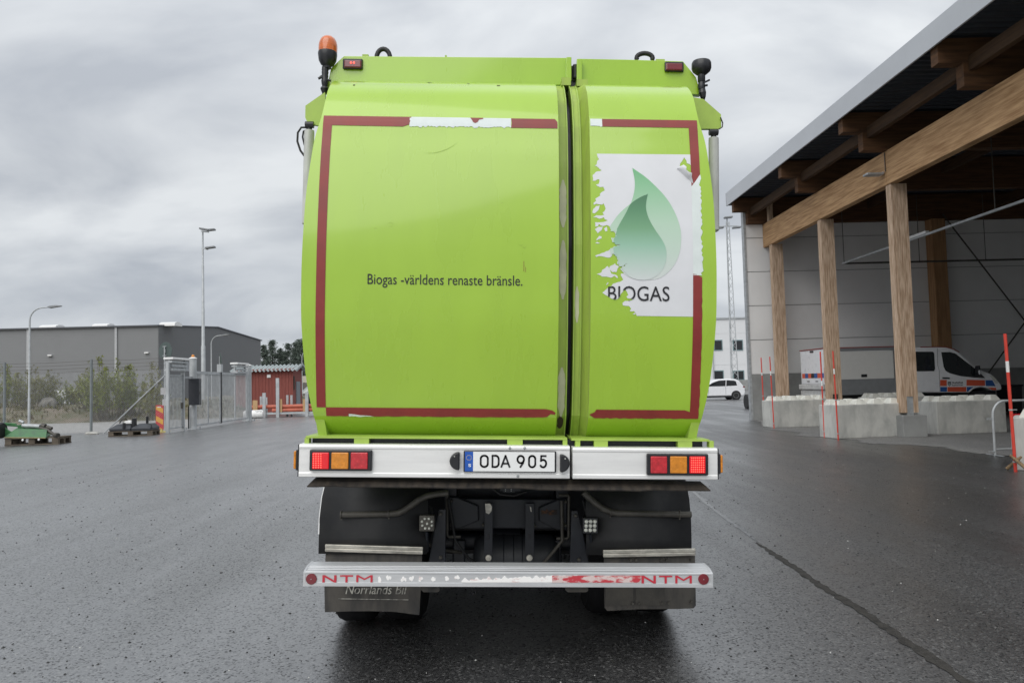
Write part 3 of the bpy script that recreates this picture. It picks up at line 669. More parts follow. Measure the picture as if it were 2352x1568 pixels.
for i in range(9):
    (u0, v0), (u1, v1) = TL(*base[i], .05), TL(*fl[i], .05)
    for k in range(4): t = k/3; vs.append((u0+(u1-u0)*t, prof(v0)-.002-.028*math.sin(t*2.2)*math.sin(math.pi*min(1, i/8+.05)), v0+(v1-v0)*t))
P('peeling_corner', mb.add(vs, [(4*i+j, 4*i+j+1, 4*i+j+5, 4*i+j+4) for i in range(8) for j in range(3)]), STICK, doorR, smooth=60)
def grad(name, zs, cols, rough=.45):           # printed colour blend down the drop
    m = bpy.data.materials.new(name); m.use_nodes = True; n = m.node_tree.nodes; l = m.node_tree.links; b = n['Principled BSDF']; b.inputs['Roughness'].default_value = rough
    t = n.new('ShaderNodeTexCoord'); s = n.new('ShaderNodeSeparateXYZ'); l.new(t.outputs['Object'], s.inputs[0])
    r = n.new('ShaderNodeMapRange'); r.inputs[1].default_value = zs[0]; r.inputs[2].default_value = zs[1]; l.new(s.outputs[2], r.inputs[0])
    c = n.new('ShaderNodeValToRGB'); c.color_ramp.elements[0].color = (*cols[0], 1); c.color_ramp.elements[1].color = (*cols[-1], 1)
    for i in range(1, len(cols)-1): e = c.color_ramp.elements.new(i/(len(cols)-1)); e.color = (*cols[i], 1)
    l.new(r.outputs[0], c.inputs[0]); l.new(c.outputs[0], b.inputs['Base Color']); return m
def smoothpoly(pts, it=2):
    for _ in range(it):
        o = []
        for i in range(len(pts)):
            a, b = pts[i], pts[(i+1) % len(pts)]; o += [(a[0]*.75+b[0]*.25, a[1]*.75+b[1]*.25), (a[0]*.25+b[0]*.75, a[1]*.25+b[1]*.75)]
        pts = o
    return pts
outer = [A_(*p) for p in [(945,437),(1050,510),(1200,620),(1400,820),(1560,1010),(1680,1230),(1750,1420),(1780,1560)]]+[B_(*p) for p in [(1600,150),(1605,260),(1590,420),(1550,560),(1480,690),(1380,800),(1250,885),(1100,905),(950,905),(800,870),(680,790),(560,640),(480,470),(455,280),(480,80)]]+[A_(*p) for p in [(540,1490),(600,1400),(680,1290),(780,1190),(880,1110),(915,1080),(965,920),(985,800),(988,680),(972,560)]]
inner = [A_(*p) for p in [(1213,910),(1180,1050),(1172,1170),(1200,1300),(1250,1420),(1335,1560)]]+[B_(*p) for p in [(1220,150),(1290,250),(1345,350),(1370,450),(1370,540),(1355,640),(1310,740),(1230,830),(1120,890),(1000,905),(900,895),(800,860),(720,790),(640,690),(580,590),(540,480),(530,380),(540,260),(570,190),(600,90)]]+[A_(*p) for p in [(650,1560),(730,1410),(820,1260),(880,1130),(920,1075),(1050,985)]]
def sm(poly): return [poly[0]]+[q for q in smoothpoly(poly, 2)[2:-1]]
po, pi_ = DP(sm(outer), .05), DP(sm(inner), .05)
zlo, zhi = min(p[1] for p in po), max(p[1] for p in po); zli, zhi_i = min(p[1] for p in pi_), max(p[1] for p in pi_)
inS = lambda c: inside(c, ST)
P('printed_drop', conform([po], .003, inS, .01), grad('drop_outer_ink', (zlo, zhi), [(.62, .66, .64), (.52, .64, .55), (.45, .62, .48), (.30, .54, .34), (.15, .43, .20)]), doorR)
P('printed_drop', conform([pi_], .0045, inS, .01), grad('drop_inner_ink', (zli, zhi_i), [(.62, .66, .65), (.46, .60, .52), (.29, .50, .37), (.17, .36, .20), (.10, .26, .135), (.065, .18, .095)]), doorR)
bm = letters('BIOGAS', *[f for f in (B_(450, 0)[0], B_(1418, 0)[0], B_(0, 1005)[1], B_(0, 1228)[1])], .05, .003, off=.002)
P('sticker_lettering', finish(bm, .005, inS, .012), INK, doorR)
# small dents, chips
for i, (px, py, sx, sy, m) in enumerate([(1203, 612, .0012, .030, TAPE), (1207, 620, .001, .015, TAPE), (984, 178, .012, .004, INK), (813, 195, .006, .006, RUST), (1145, 192, .01, .005, RUST), (1075, 184, .006, .004, INK), (1018, 640, .004, .003, RUST), (1125, 1008, .005, .006, RUST)]):
    if py > 1000: continue
    u, v = TL(px, py, .3 if py < 200 else .04); mb = conform([rag(rect(u-sx, v-sy, u+sx, v+sy), min(sx, sy)*.4, .008, i)], .002); P('paint_chip', mb, m, doorL)
SCUFF = mat('paint_scuff', (.27, .43, .035), .5)
def scuff(pts, wd):
    k = len(pts); a = [TL(x, y-wd*math.sin(math.pi*i/(k-1)), .1) for i, (x, y) in enumerate(pts)]; b = [TL(x, y+.1+wd*math.sin(math.pi*i/(k-1)), .1) for i, (x, y) in enumerate(pts)]
    P('paint_scuff', conform([a+b[::-1]], .0012), SCUFF, doorL)
scuff([(973, 353.5), (995, 354), (1012, 350.5), (1028, 344), (1040, 337), (1053, 326)], .55)
scuff([(893, 519), (900, 516), (906, 519), (904, 525), (896, 526)], .5); scuff([(862, 531), (866, 529), (870, 530)], .6); scuff([(1198, 571), (1203, 574), (1209, 571)], .9); scuff([(1190, 566), (1196, 569), (1201, 566)], .6)
scuff([(845, 400), (848, 401), (851, 400)], .5); scuff([(1150, 470), (1153, 471), (1157, 470)], .5); scuff([(930, 870), (934, 871), (939, 870)], .4); scuff([(1100, 820), (1104, 822), (1110, 821)], .4)
# side frames of the tail, body behind it
for s in (-1, 1):
    mb = MB(); vs = []; zz = [z for z in ZS if z < 3.5]; zz = [1.27]+zz
    for z in zz:
        h = hw(z); y = max(prof(z)+.012, .0) if z > 1.457 else .142+(1.457-z)*.28
        vs += [(s*(h-.004), y, z), (s*(h-.056), y, z), (s*(h-.056), y+.55, z), (s*(h-.004), y+.55, z)]
    fs = [(4*i+j, 4*i+(j+1) % 4, 4*i+4+(j+1) % 4, 4*i+4+j) for i in range(len(zz)-1) for j in range(4)]+[(0, 1, 2, 3), tuple(4*(len(zz)-1)+j for j in (3, 2, 1, 0))]
    P('tailgate_side', mb.add(vs, fs), GREEN2)
mb = MB(); vs = []; ys = [.64, 3.5, 7.0]; zz = [1.25]+ZS[::4]+[3.62]
for y in ys:
    vs += [(-hw(z)+.03, y, z) for z in zz]+[(hw(z)-.03, y, z) for z in reversed(zz)]
n = 2*len(zz); mb.add(vs, [(k*n+i, k*n+(i+1) % n, (k+1)*n+(i+1) % n, (k+1)*n+i) for k in range(2) for i in range(n)]+[tuple(range(n)), tuple(range(3*n-1, 2*n-1, -1))])
P('hopper_body', mb, GREEN)
# top cross plates with chamfered ends
d = .645
tl = [TL(*p, d) for p in [(760, 157), (790, 129), (1300, 133), (1312, 133), (1312, 195), (1298, 195), (749, 212)]]
pl = P('top_plate', MB().prism(tl, 'y', d, d+.05), GREEN, bevel=.004)
tr = [TL(*p, d) for p in [(1326, 139), (1329, 135), (1440, 137), (1569, 141), (1599, 178), (1610, 218), (1340, 200), (1326, 200)]]
pr = P('top_plate', MB().prism(tr, 'y', d, d+.05), GREEN, bevel=.004)
P('plate_post', TB(MB(), 1301, 131, 1312.5, 186, d-.05, d+.09), GREEN, pl, bevel=.004); P('plate_post', TB(MB(), 1325, 135, 1337, 188, d-.05, d+.09), GREEN, pr, bevel=.004)
P('latch', TB(TB(MB(), 1311, 150, 1325, 186, d+.03, d+.1), 1316, 146, 1326, 180, d, d+.03), BLACKP, bevel=.01)
P('channel_cap', TB(MB(), 1290, 178, 1311, 196, d-.12, d), CHANNEL, chL); P('channel_cap', TB(MB(), 1325, 182, 1350, 198, d-.12, d), CHANNEL, chR)
P('gap_backing', TB(MB(), 1296, 172, 1345, 230, d+.04, d+.06), BLACKP)
P('lug', TB(TB(MB(), 832, 125, 846, 131, d+.1, d+.2), 1022, 127, 1026, 134, d+.1, d+.12), GREEN2, pl); P('lug', TB(MB(), 1507, 136, 1527, 142, d+.1, d+.2), GREEN2, pr)
for (x0, y0, x1, y1, par, lit) in ((787, 134, 832.5, 159, pl, 1), (1527, 141, 1571, 165, pr, 0)):
    o = P('marker_lamp', TB(MB(), x0, y0, x1, y1, d-.018, d), BLACKP, par, bevel=.008)
    P('marker_lens', TB(MB(), x0+3, y0+3.5, x1-3, y1-3.5, d-.034, d-.018), REDLD, par, bevel=.008)
    if lit:
        for k in (0, 1): c = T3(806+k*7, 144.5, d-.034); P('lit_led', MB().lathe([(.007, 0), (.005, -.004), (0, -.005)], c, 10, 'y'), LED, par)
# beacon and bare beacon socket, both on bracket stems at the upper corners
bx = MB().tube([T3(744, 216, .62), T3(744, 228, .62), T3(740, 250, .70)], [.014, .010, .004], 8)
def lath(px, d, pts, n=20): return MB().lathe([(abs(TL(px+r, y, d)[0]-TL(px, y, d)[0]), TL(px, y, d)[1]-TL(px, 150, d)[1]) for r, y in pts], (TL(px, 150, d)[0], d, TL(px, 150, d)[1]), n)
d = .62
bl = P('beacon_base', lath(752, d, [(21.5, 121), (22, 126), (20, 140), (15, 149), (9, 153), (8, 158)]), BLACKP, smooth=40)
P('beacon_dome', lath(752.5, d, [(21, 121.5), (21.5, 112), (21.2, 104), (19.5, 97), (16, 90), (10, 85.5), (4, 83.6), (0, 83.3)], 28), BEACON, bl, smooth=50)
P('beacon_stem', lath(747, d, [(8, 155), (7.4, 158), (8.2, 161), (7.4, 164), (8.2, 167), (7.2, 172), (8, 176), (7, 182), (8.5, 186), (7.5, 193), (6, 199), (9, 202), (10, 205), (6, 214), (4, 218)], 12), BLACKP, bl, smooth=30)
P('wing_nut', MB().beam(T3(735, 178, d), T3(742, 174, d), .012, .012).tube([T3(731, 181, d-.02), T3(738, 178, d-.02)], .009, 8).tube([T3(754, 184, d-.02), T3(760, 186, d-.02)], .008, 8), BLACKP, bl)
P('stem_cable', bx, BLACKP, bl)
sk = P('beacon_socket', lath(1611, .62, [(2, 139.6), (14, 140), (20, 142), (22, 146), (22.2, 158), (20, 164), (12, 171), (8.5, 173), (8.5, 188), (7, 190), (9, 198), (7.5, 206)], 22), BLACKP, smooth=40)
P('socket_stem', MB().tube([T3(1612, 200, .62), T3(1613, 214, .62), T3(1615, 224, .62), T3(1616, 230, .62), T3(1616.5, 268, .72)], [.02, .026, .018, .008, .005], 10), BLACKP, sk)
P('wing_nut', MB().beam(T3(1617, 190, .60), T3(1630, 184, .60), .011, .011).tube([T3(1618, 197, .60), T3(1625, 196, .60)], .008, 8), BLACKP, sk)
# hose loops on the roof, lift rams and brackets at the sides
for a, b, top in ((863, 894, 108), (1460, 1497, 118)):
    c = (a+b)/2; y0 = 134
    pts = [T3(c-(b-a)/2*math.cos(t)*1.0+2, y0-(y0-top-5)*math.sin(t), .85) for t in [math.pi*k/10 for k in range(-1, 12)]]
    P('roof_hose', MB().tube(pts, .0165, 10), RUBBER, smooth=60)
for s, poly, cx, cy0 in ((-1, [(746, 212), (701.5, 243), (701, 270), (707, 284), (742, 290), (748, 240)], 710.5, 297), (1, [(1585, 222), (1616, 228), (1656, 263), (1657, 293), (1650, 296), (1585, 296)], 1639, 314)):
    d = .50
    br_ = P('ram_bracket', MB().prism([TL(*p, d) for p in poly], 'y', d, d+.03), GREEN2)
    P('ram_joint', MB().tube([T3(cx-9 if s < 0 else cx-10, cy0-10, d), T3(cx+10, cy0-10, d)], .022, 10).tube([T3(cx, cy0-14, d+.01), T3(cx, cy0+4, d+.01)], .018, 10), BLACKP, br_, smooth=40)
    u, v = TL(cx, cy0+2, d+.01)
    ram = P('lift_ram', MB().lathe([(.022, 0), (.032, -.004), (.033, -.02), (.033, -.62), (.02, -.63)], (u, d+.01, v), 16), CYL, smooth=40)
    P('ram_foot', MB().box(min(s*1.13, u), max(s*1.13, u), d-.01, d+.05, v-.68, v-.58), BLACKP, ram, bevel=.01)
    if s < 0:
        P('ram_hose', MB().tube([T3(706, 293, d), T3(692, 293, d), T3(684, 305, d), T3(683, 325, d), T3(690, 346, d), T3(701, 361, d)], .007, 8), RUBBER, ram, smooth=60)
        P('ram_hose', MB().tube([T3(706, 297, d), T3(697, 302, d), T3(695, 315, d), T3(699, 332, d), T3(703, 345, d)], .006, 8), RUBBER, ram, smooth=60)
    else: P('ram_hose', MB().tube([T3(1655, 270, d-.01), T3(1660, 283, d-.01), T3(1659, 292, d-.01), T3(1652, 297, d-.01)], .004, 6), RUBBER, ram)
# shelf between tail and bumper
def zat(px, py, d): return TL(px, py, d)[1]
zs_ = zat(1170, 1009, .06)+.005; zbt = zat(1170, 1024, 0.02)
shf = P('tail_shelf', MB().box(-1.185, .345, .06, .50, zs_-.005, zs_+.007).box(.37, 1.185, .06, .50, zs_-.008, zs_+.004), GREEN2)
for x0, x1 in ((703, 713), (816, 849.5), (1165, 1200), (1291.7, 1301.7), (1320, 1331), (1363, 1394), (1554, 1586), (1625.5, 1635.5)):
    a, b = TL(x0, 1012, .1)[0], TL(x1, 1012, .1)[0]; P('shelf_web', MB().box(a, b, .062, .12, zbt-.04, zs_-.005), GREEN2, shf)
P('slot_shade_panel', MB().box(-1.16, 1.16, .122, .14, zbt-.1, zs_-.006), CHASS)  # dark sheet standing in for the shade inside the shelf slots
# main bumper
def bumper(x0, x1, y0l, y1l, y0r, y1r, dx0=0, dx1=0):
    a = [TL(x0, y0l, 0), TL(x1, y0r, 0), TL(x1, y1r, 0), TL(x0, y1l, 0)]
    mb = MB(); vs = []
    for i, (u, v) in enumerate(a): vs.append((u, 0, v))
    xl, xr = a[0][0], a[1][0]; zt, zb = (a[0][1]+a[1][1])/2, (a[2][1]+a[3][1])/2; h = zt-zb
    pf = [(.012, zt), (.004, zt-.004), (0, zt-.012), (0, zt-.024), (.003, zt-.027), (.003, zb+.027), (0, zb+.024), (0, zb+.003), (.004, zb), (.12, zb), (.12, zt)]
    return MB().prism([(y, z) for y, z in pf], 'x', xl, xr), xl, xr, zt, zb
mb, xl, xr, zt, zb = bumper(687, 1309, 1019, 1095, 1024, 1099); bumL = P('rear_bumper', mb, ALU, bevel=.002)
mb, xl2, xr2, zt2, zb2 = bumper(1315.5, 1648.5, 1026, 1099, 1030, 1102); bumR = P('rear_bumper', mb, ALU, bevel=.002)
P('end_cap', MB().box(xl-.006, xl, .003, .118, zb+.002, zt-.003), BLACKP, bumL); P('end_cap', MB().box(xr2, xr2+.006, .003, .118, zb2+.002, zt2-.003), BLACKP, bumR)
def cluster(fr, lenses, par, litk):
    x0, y0, x1, y1 = fr
    o = P('tail_light', TB(MB(), x0, y0, x1, y1, -.022, .003), BLACKP, par, bevel=.006)
    for k, (a, b) in enumerate(lenses):
        yy0, yy1 = y0+6.2, y1-4.5
        m = ORANGEL if k == 1 else (REDLIT if k == litk else REDL)
        P('tail_lens', TB(MB(), a, yy0, b, yy1, -.032, -.022), m, par, bevel=.005)
        if k == litk:
            mb = MB(); xs_ = (a+5, b-5) if litk == 2 else (a+3, a+20)
            nx = 7 if litk == 2 else 4
            for i in range(nx):
                for j in range(7):
                    c = T3(xs_[0]+(xs_[1]-xs_[0])*i/(nx-1), yy0+4+(yy1-yy0-8)*j/6, -.0325); mb.lathe([(.0036, 0), (.0024, -.0025), (0, -.003)], c, 8, 'y')
            P('lit_leds', mb, LED, par)
cluster((711, 1032.4, 853.5, 1081.5), [(717, 754.6), (761, 799.7), (805.5, 843.9)], bumL, 0)
cluster((1486, 1041.3, 1627.6, 1091.5), [(1494.8, 1532.8), (1539.5, 1578.5), (1584, 1621)], bumR, 2)
for par, x0, x1, s in ((bumL, 681, 687.6, -1), (bumR, 1650, 1657.8, 1)):
    xe = xl-.006 if s < 0 else xr2+.006; zc = (zat(684, 1055, .03) if s < 0 else zat(1655, 1064, .03))
    P('side_marker_base', MB().box(min(xe, xe+s*.010), max(xe, xe+s*.010), .0, .07, zc-.058, zc+.058), BLACKP, par)
    P('side_marker', MB().box(min(xe+s*.010, xe+s*.026), max(xe+s*.010, xe+s*.026), .004, .066, zc-.052, zc+.052), ORANGEL, par, bevel=.006)
# plate
pf = P('plate_holder', TB(MB(), 1065, 1034.5, 1277.5, 1085, -.016, .003), BLACKP, bumL, bevel=.005)
a, b = TL(1067.5, 1081.5, -.018); c, e = TL(1274, 1038, -.018)
P('licence_plate', MB().box(a, c, -.018, -.016, b, e), PLATEW, bumL)
bx_ = TL(1086.5, 1060, -.018)[0]; P('plate_country_band', MB().box(a, bx_, -.0192, -.018, b, e), BLUE, bumL)
mb = MB(); t0, t1 = TL(1075.5, 1071.5, -.02), TL(1082, 1064.5, -.02); text_y(mb, 'S', t0[0], t1[0], t0[1], t1[1], -.0197, off=.03); P('country_letter', mb, PLATEW, bumL)
mb = MB(); cx, cz = TL(1077, 1050.5, -.02)
for k in range(12):
    ang = 2*math.pi*k/12; px, pz = cx+.014*math.cos(ang), cz+.014*math.sin(ang); mb.add([(px+.0028*math.cos(ang+t*math.pi/5)*(1 if t % 2 else .45), -.0196, pz+.0028*math.sin(ang+t*math.pi/5)*(1 if t % 2 else .45)) for t in range(10)], [tuple(range(10))])
P('star_ring', mb, mat('star_yellow', (.75, .55, .05), .5), bumL)
def glyph(mb, strokes, x0, x1, z0, z1, y, wd):
    for st_ in strokes:
        for (u0, v0), (u1, v1) in zip(st_, st_[1:]):
            p = Vector((x0+u0*(x1-x0), y, z0+v0*(z1-z0))); q = Vector((x0+u1*(x1-x0), y, z0+v1*(z1-z0))); d_ = (q-p).normalized(); nrm = Vector((-d_.z, 0, d_.x))*wd/2
            ex = d_*wd*.32
            mb.add([p-ex+nrm, p-ex-nrm, q+ex-nrm, q+ex+nrm], [(0, 1, 2, 3)])
def arc(cx, cy, rx, ry, a0, a1, n=14): return [(cx+rx*math.cos(R(a0+(a1-a0)*i/n)), cy+ry*math.sin(R(a0+(a1-a0)*i/n))) for i in range(n+1)]
G = {'0': [arc(.5, .72, .5, .28, 0, 180)+arc(.5, .28, .5, .28, 180, 360)+[(1, .72)]],
     'D': [[(0, 0), (0, 1), (.4, 1)]+arc(.45, .68, .55, .32, 80, 0)+arc(.45, .32, .55, .32, 0, -80)+[(.4, 0), (0, 0)]],
     'A': [[(0, 0), (.5, 1), (1, 0)], [(.2, .3), (.8, .3)]],
     '9': [arc(.5, .68, .5, .32, 0, 360, 24), [(.98, .60), (.85, .35), (.45, 0)]],
     '5': [[(.95, 1), (.15, 1), (.10, .55)], arc(.48, .33, .52, .33, 135, -150, 18)]}
pz0, pz1 = zat(1170, 1073.5, -.02)+.004, zat(1170, 1044.5, -.02)-.004
mb = MB()
for chx, x0, x1 in (('0', 1102.5, 1122), ('D', 1129.5, 1147), ('A', 1150, 1172), ('9', 1187, 1205), ('0', 1213.5, 1231), ('5', 1239.5, 1256)):
    u0, u1 = TL(x0, 1060, -.02)[0]+.004, TL(x1, 1060, -.02)[0]-.004; glyph(mb, G[chx], u0, u1, pz0, pz1, -.0198, .0105)
P('plate_lettering', mb, INK, bumL)
for x0, x1, s in ((1032.5, 1056, -1), (1286, 1308.5, 1)):
    u0, v0 = TL(x0, 1079 if s < 0 else 1084, -.02); u1, v1 = TL(x1, 1037 if s < 0 else 1042, -.02)
    w_ = u1-u0; h_ = v1-v0; poly = [(u1, v0), (u1, v1)]+[(u1-w_*math.sin(t), v0+h_/2+h_/2*math.cos(t)) for t in [math.pi*k/10 for k in range(1, 10)]]
    if s > 0: poly = [(u0+u1-x, z) for x, z in poly]
    o = P('plate_lamp', MB().prism(poly, 'y', -.045, .003), BLACKP, bumL, bevel=.008)
    P('lamp_screw', MB().lathe([(.004, 0), (.003, -.002)], (u0+w_*.5, -.045, v0+h_*.76), 8, 'y'), CLEARL, bumL)
for px, py, par in ((1171, 1028, bumL), (1189.5, 1092.5, bumL), (1205, 1028, bumL)): P('bolt', MB().lathe([(.008, .003), (.008, -.004), (.004, -.007)], T3(px, py, 0), 8, 'y'), GALV, par)
# rubber strip below the bumper
mb = MB(); top = [T3(x, 1093+(x-705)*.0125, .10) for x in range(728, 1612, 22)]; q = random.Random(2)
bot = [T3(705+(1632-705)*i/(len(top)-1), 1115+9.5*i/(len(top)-1)+q.uniform(-.8, .8)+(2.5 if 22 < i < 34 else 0), .0) for i in range(len(top))]
n = len(top); mid = [tuple(t*.5+b_*.5-(.012 if k == 1 else 0) for k, (t, b_) in enumerate(zip(a, b))) for a, b in zip(top, bot)]
rb = P('rubber_strip', mb.add(top+mid+bot, [(k*n+i, k*n+i+1, (k+1)*n+i+1, (k+1)*n+i) for k in range(2) for i in range(n-1)]), RUBMUD); sol = rb.modifiers.new('thickness', 'SOLIDIFY'); sol.thickness = .008
# mudguards: curved sheets behind, alu trims, lower flaps
def guard(xo, xi_, y0):
    mb = MB(); vs = []; ks = [(1.155, .70), (1.10, .60), (1.02, .52), (.92, .46), (.80, .43), (.68, .42), (.58, .42)]
    for z, d in ks:
        vs += [(xo(z), d, z), (xi_, d, z)]
    return mb.add(vs, [(2*i, 2*i+1, 2*i+3, 2*i+2) for i in range(len(ks)-1)])
gl = P('mudguard', guard(lambda z: -1.175 + max(0, z-.78)**2*.30, -.50, 0), RUBBER, smooth=60); gr_ = P('mudguard', guard(lambda z: 1.165 - max(0, z-.78)**2*.15, .50, 0), RUBBER, smooth=60)
for o in (gl, gr_): s_ = o.modifiers.new('thickness', 'SOLIDIFY'); s_.thickness = .012; s_.offset = 1
mb = MB().tube([(-1.176+max(0, z-.78)**2*.30, d-.006, z) for z, d in [(1.155, .70), (1.10, .60), (1.02, .52), (.92, .46), (.80, .43), (.70, .42)]], .006, 6); P('guard_edging', mb, WHITEP, gl)
def rail(x0, y0, x1, y1, d, hh):
    a, b = Vector(T3(x0, y0, d)), Vector(T3(x1, y1, d)); mb = MB(); mb.beam(a+Vector((0, 0, hh*.25)), b+Vector((0, 0, hh*.25)), .02, hh*.5); mb.beam(a+Vector((0, -.004, -hh*.22)), b+Vector((0, -.004, -hh*.22)), .014, hh*.44); return mb
P('trim_rail', rail(747, 1257.5, 971.5, 1264, .405, .048), ALUD, gl, bevel=.004); P('trim_rail', rail(1385, 1271, 1597, 1267, .405, .048), ALUD, gr_, bevel=.004)
for px in (1449, 1461, 1519, 1532, 1588): P('rivet', MB().lathe([(.009, .02), (.009, .0), (.008, -.006)], T3(px, 1286, .40), 8, 'y'), STEELD, gr_)
def flap(pts, d, par):
    q = random.Random(len(pts)); pl = [TL(x, y, d) for x, y in pts]
    return P('mud_flap', MB().prism(pl, 'y', d, d+.012), RUBDIRT, par)
fL = flap([(748, 1262), (970, 1264), (967, 1340), (963, 1411.5), (905, 1404), (850, 1402.5), (800, 1403), (746, 1405), (745, 1345)], .43, None); fL['label'] = 'dusty mud flap with faded lettering'
fR = flap([(1387, 1262), (1596, 1262), (1598.5, 1390), (1593, 1396), (1560, 1397.5), (1470, 1398), (1395, 1402), (1389, 1395)], .43, None)
mb = MB(); (a, b), (c, e) = TL(793, 1364, .42), TL(935, 1343, .42); text_y(mb, 'Norrlands Bil', a, c, b, e, .426, shear=.25, off=.004); P('faded_lettering', mb, mat('faded_print', (0.46, 0.45, 0.40), .8, scale=30, col2=(.16, .155, .14), lo=.4, hi=.55), fL)
mb = MB(); a, b = T3(776, 1374, .426), T3(938, 1376.5, .426); mb.beam(a, b, .002, .004); P('printed_line', mb, MATS['faded_print'], fL)
mb = MB().prism([TL(x, y, .42) for x, y in [(1391, 1345), (1455, 1348), (1455, 1388), (1392, 1390)]], 'y', .424, .434).prism([TL(x, y, .42) for x, y in [(1460, 1348), (1527, 1348), (1527, 1390), (1460, 1389)]], 'y', .424, .434)
P('flap_patch', mb, mat('worn_grey_patch', (.085, .078, .066), .8, scale=7, col2=(.05, .047, .042)), fR)
for px, py in ((1453, 1385), (1468, 1385), (1521, 1384), (1536, 1384), (1588, 1381)): P('rivet', MB().lathe([(.009, .005), (.009, .0), (.008, -.006)], T3(px, py, .42), 8, 'y'), STEELD, fR)
# chassis, wheels
for s in (-1, 1):
    P('chassis_rail', MB().box(s*.38-.04, s*.38+.04, .80, 7.6, .78, 1.05), CHASS)
P('cross_member', MB().prism([TL(*p, .78) for p in [(1031, 1139), (1050, 1140), (1060, 1144), (1280, 1146), (1307, 1142), (1307, 1218), (1290, 1217), (1270, 1213), (1050, 1213), (1031, 1216)]], 'y', .78, .86), CHASS, bevel=.008)
for poly in ([(1033, 1141), (1050, 1141), (1099, 1161), (1100, 1195), (1057, 1213), (1033, 1215)], [(1303, 1144), (1280, 1147), (1238, 1165), (1238, 1196), (1280, 1216), (1303, 1218)]):
    o = P('tow_plate', MB().prism([TL(*p, .75) for p in poly], 'y', .75, .78), CHASS, bevel=.008)
u, v = TL(1262, 1176, .75); P('rust_scrape', MB().prism(rag(rect(u-.055, v-.018, u+.05, v+.016), .012, .02, 5), 'y', .747, .75), mat('orange_rust', (.13, .06, .025), .8, scale=25, col2=(.03, .022, .02), lo=.45, hi=.6), o)
for x0, x1 in ((1113, 1131), (1207, 1226.6)):
    o = P('hanger_strap', TB(MB(), x0, 1155, x1, 1292, .69, .71), CHASS, bevel=.003)
    P('bare_metal_eye', MB().prism([TL(*p, .68) for p in ([(x0+1, 1156), (x0+12, 1156), (x0+17, 1163), (x0+16, 1173), (x0+10, 1180), (x0+3, 1177)] if x0 < 1150 else [(x0+10, 1162), (x0+13, 1165), (x0+14, 1175), (x0+12, 1174)])], 'y', .682, .69), ALUD, o)
    P('bare_metal_eye', MB().lathe([(.022, 0), (.02, -.01), (.008, -.012)], T3(x0+9, 1280, .69), 10, 'y'), ALUD, o)
    P('strap_slot', TB(MB(), x0+5, 1226, x0+11, 1238, .686, .69), INK, o, bevel=.003)
for poly in ([(1009, 1169), (1024, 1169), (1023, 1296), (983, 1296), (998, 1215)], [(1313, 1172), (1327, 1172), (1340, 1225), (1353, 1296), (1309, 1296)]):
    P('underrun_bracket', MB().prism([TL(*p, .50) for p in poly], 'y', .50, .53), CHASS, bevel=.004)
for pts in ([(1027, 1130), (1027, 1228), (1031, 1232), (1058, 1232)], [(1283, 1136), (1306, 1137), (1307, 1140), (1306, 1233), (1302, 1236), (1278, 1236)]):
    P('pipe_bracket', MB().tube([T3(x, y, .72) for x, y in pts], .010, 8), STEELD)
u0, v0 = TL(1085, 1290, .85); u1, v1 = TL(1290, 1236, .85)
zc = v0-.02
mb = MB(); r_ = .17; vs = []; k = 14
P('air_tank', MB().lathe([(.02, u0), (.13, u0+.01), (.165, u0+.06), (.17, u0+.1), (.17, u1-.1), (.165, u1-.06), (.13, u1-.01), (.02, u1)], (0, 1.02, v1-.17), 28, 'x'), mat('tank_plastic', (.028, .031, .036), .5, scale=3), smooth=50)
mb = MB()
for px in (1113, 1157, 1180, 1200, 1222): u, _ = TL(px, 1260, .85); mb.lathe([(.172, -.003), (.174, 0), (.172, .003)], (u, 1.02, v1-.17), 28, 'x')
P('tank_band', mb, CHASS)
P('tail_socket', TB(TB(MB(), 1156, 1116, 1183, 1130, .5, .56), 1149, 1118, 1196, 1127, .53, .56), CHASS)
mb = MB()
for px in (1160, 1173):
    for py in (1119, 1123, 1126.5): mb.box(*[q for q in (TL(px, py, .49)[0], TL(px+2.2, py, .49)[0])], .496, .5, TL(px, py+1.5, .49)[1], TL(px, py, .49)[1])
P('socket_pins', mb, GALV)
for pts, r_ in (([(930, 1180, .6), (960, 1225, .58), (985, 1250, .62), (1015, 1262, .7), (1060, 1268, .8)], .012), ([(1030, 1145, .7), (1045, 1240, .72), (1075, 1280, .75), (1100, 1296, .8)], .010), ([(1290, 1150, .72), (1292, 1240, .7), (1270, 1268, .74), (1245, 1296, .8)], .012),
               ([(1340, 1150, .6), (1352, 1200, .55), (1360, 1245, .56), (1345, 1290, .6)], .010), ([(960, 1150, .66), (990, 1165, .66), (1000, 1200, .68), (992, 1240, .7), (1000, 1300, .72)], .009), ([(1130, 1120, .6), (1150, 1135, .58), (1180, 1138, .58), (1210, 1128, .6)], .008), ([(1060, 1330, .3), (1090, 1352, .3), (1094, 1362, .3), (1086, 1364, .3), (1083, 1356, .3)], .005)):
    P('underbody_hose', MB().tube([T3(*q_) for q_ in pts], r_, 8), STEELD if r_ > .011 else RUBBER, smooth=60)
for px in (1040, 1262): P('spring_hanger', TB(MB(), px, 1240, px+28, 1300, .95, 1.0), CHASS, bevel=.01)
for x0, x1 in ((968, 1010), (1298, 1350)): P('bar_bracket', MB().prism([TL(*p, .1) for p in [(x0, 1345), (x1, 1345), (x1, 1354), (x1-5, 1357), (x0+6, 1357), (x0, 1352)]], 'y', .08, .2), RUBDIRT)
for px, py in ((1036, 1150), (1036, 1205), (1299, 1152), (1299, 1206), (1110, 1205), (1228, 1208), (1012, 1180), (1012, 1280), (1322, 1184), (1330, 1285)): P('chassis_bolt', MB().lathe([(.012, .01), (.012, -.004), (.007, -.009)], T3(px, py, .735 if 1030 < px < 1305 else .49), 8, 'y'), STEELD)
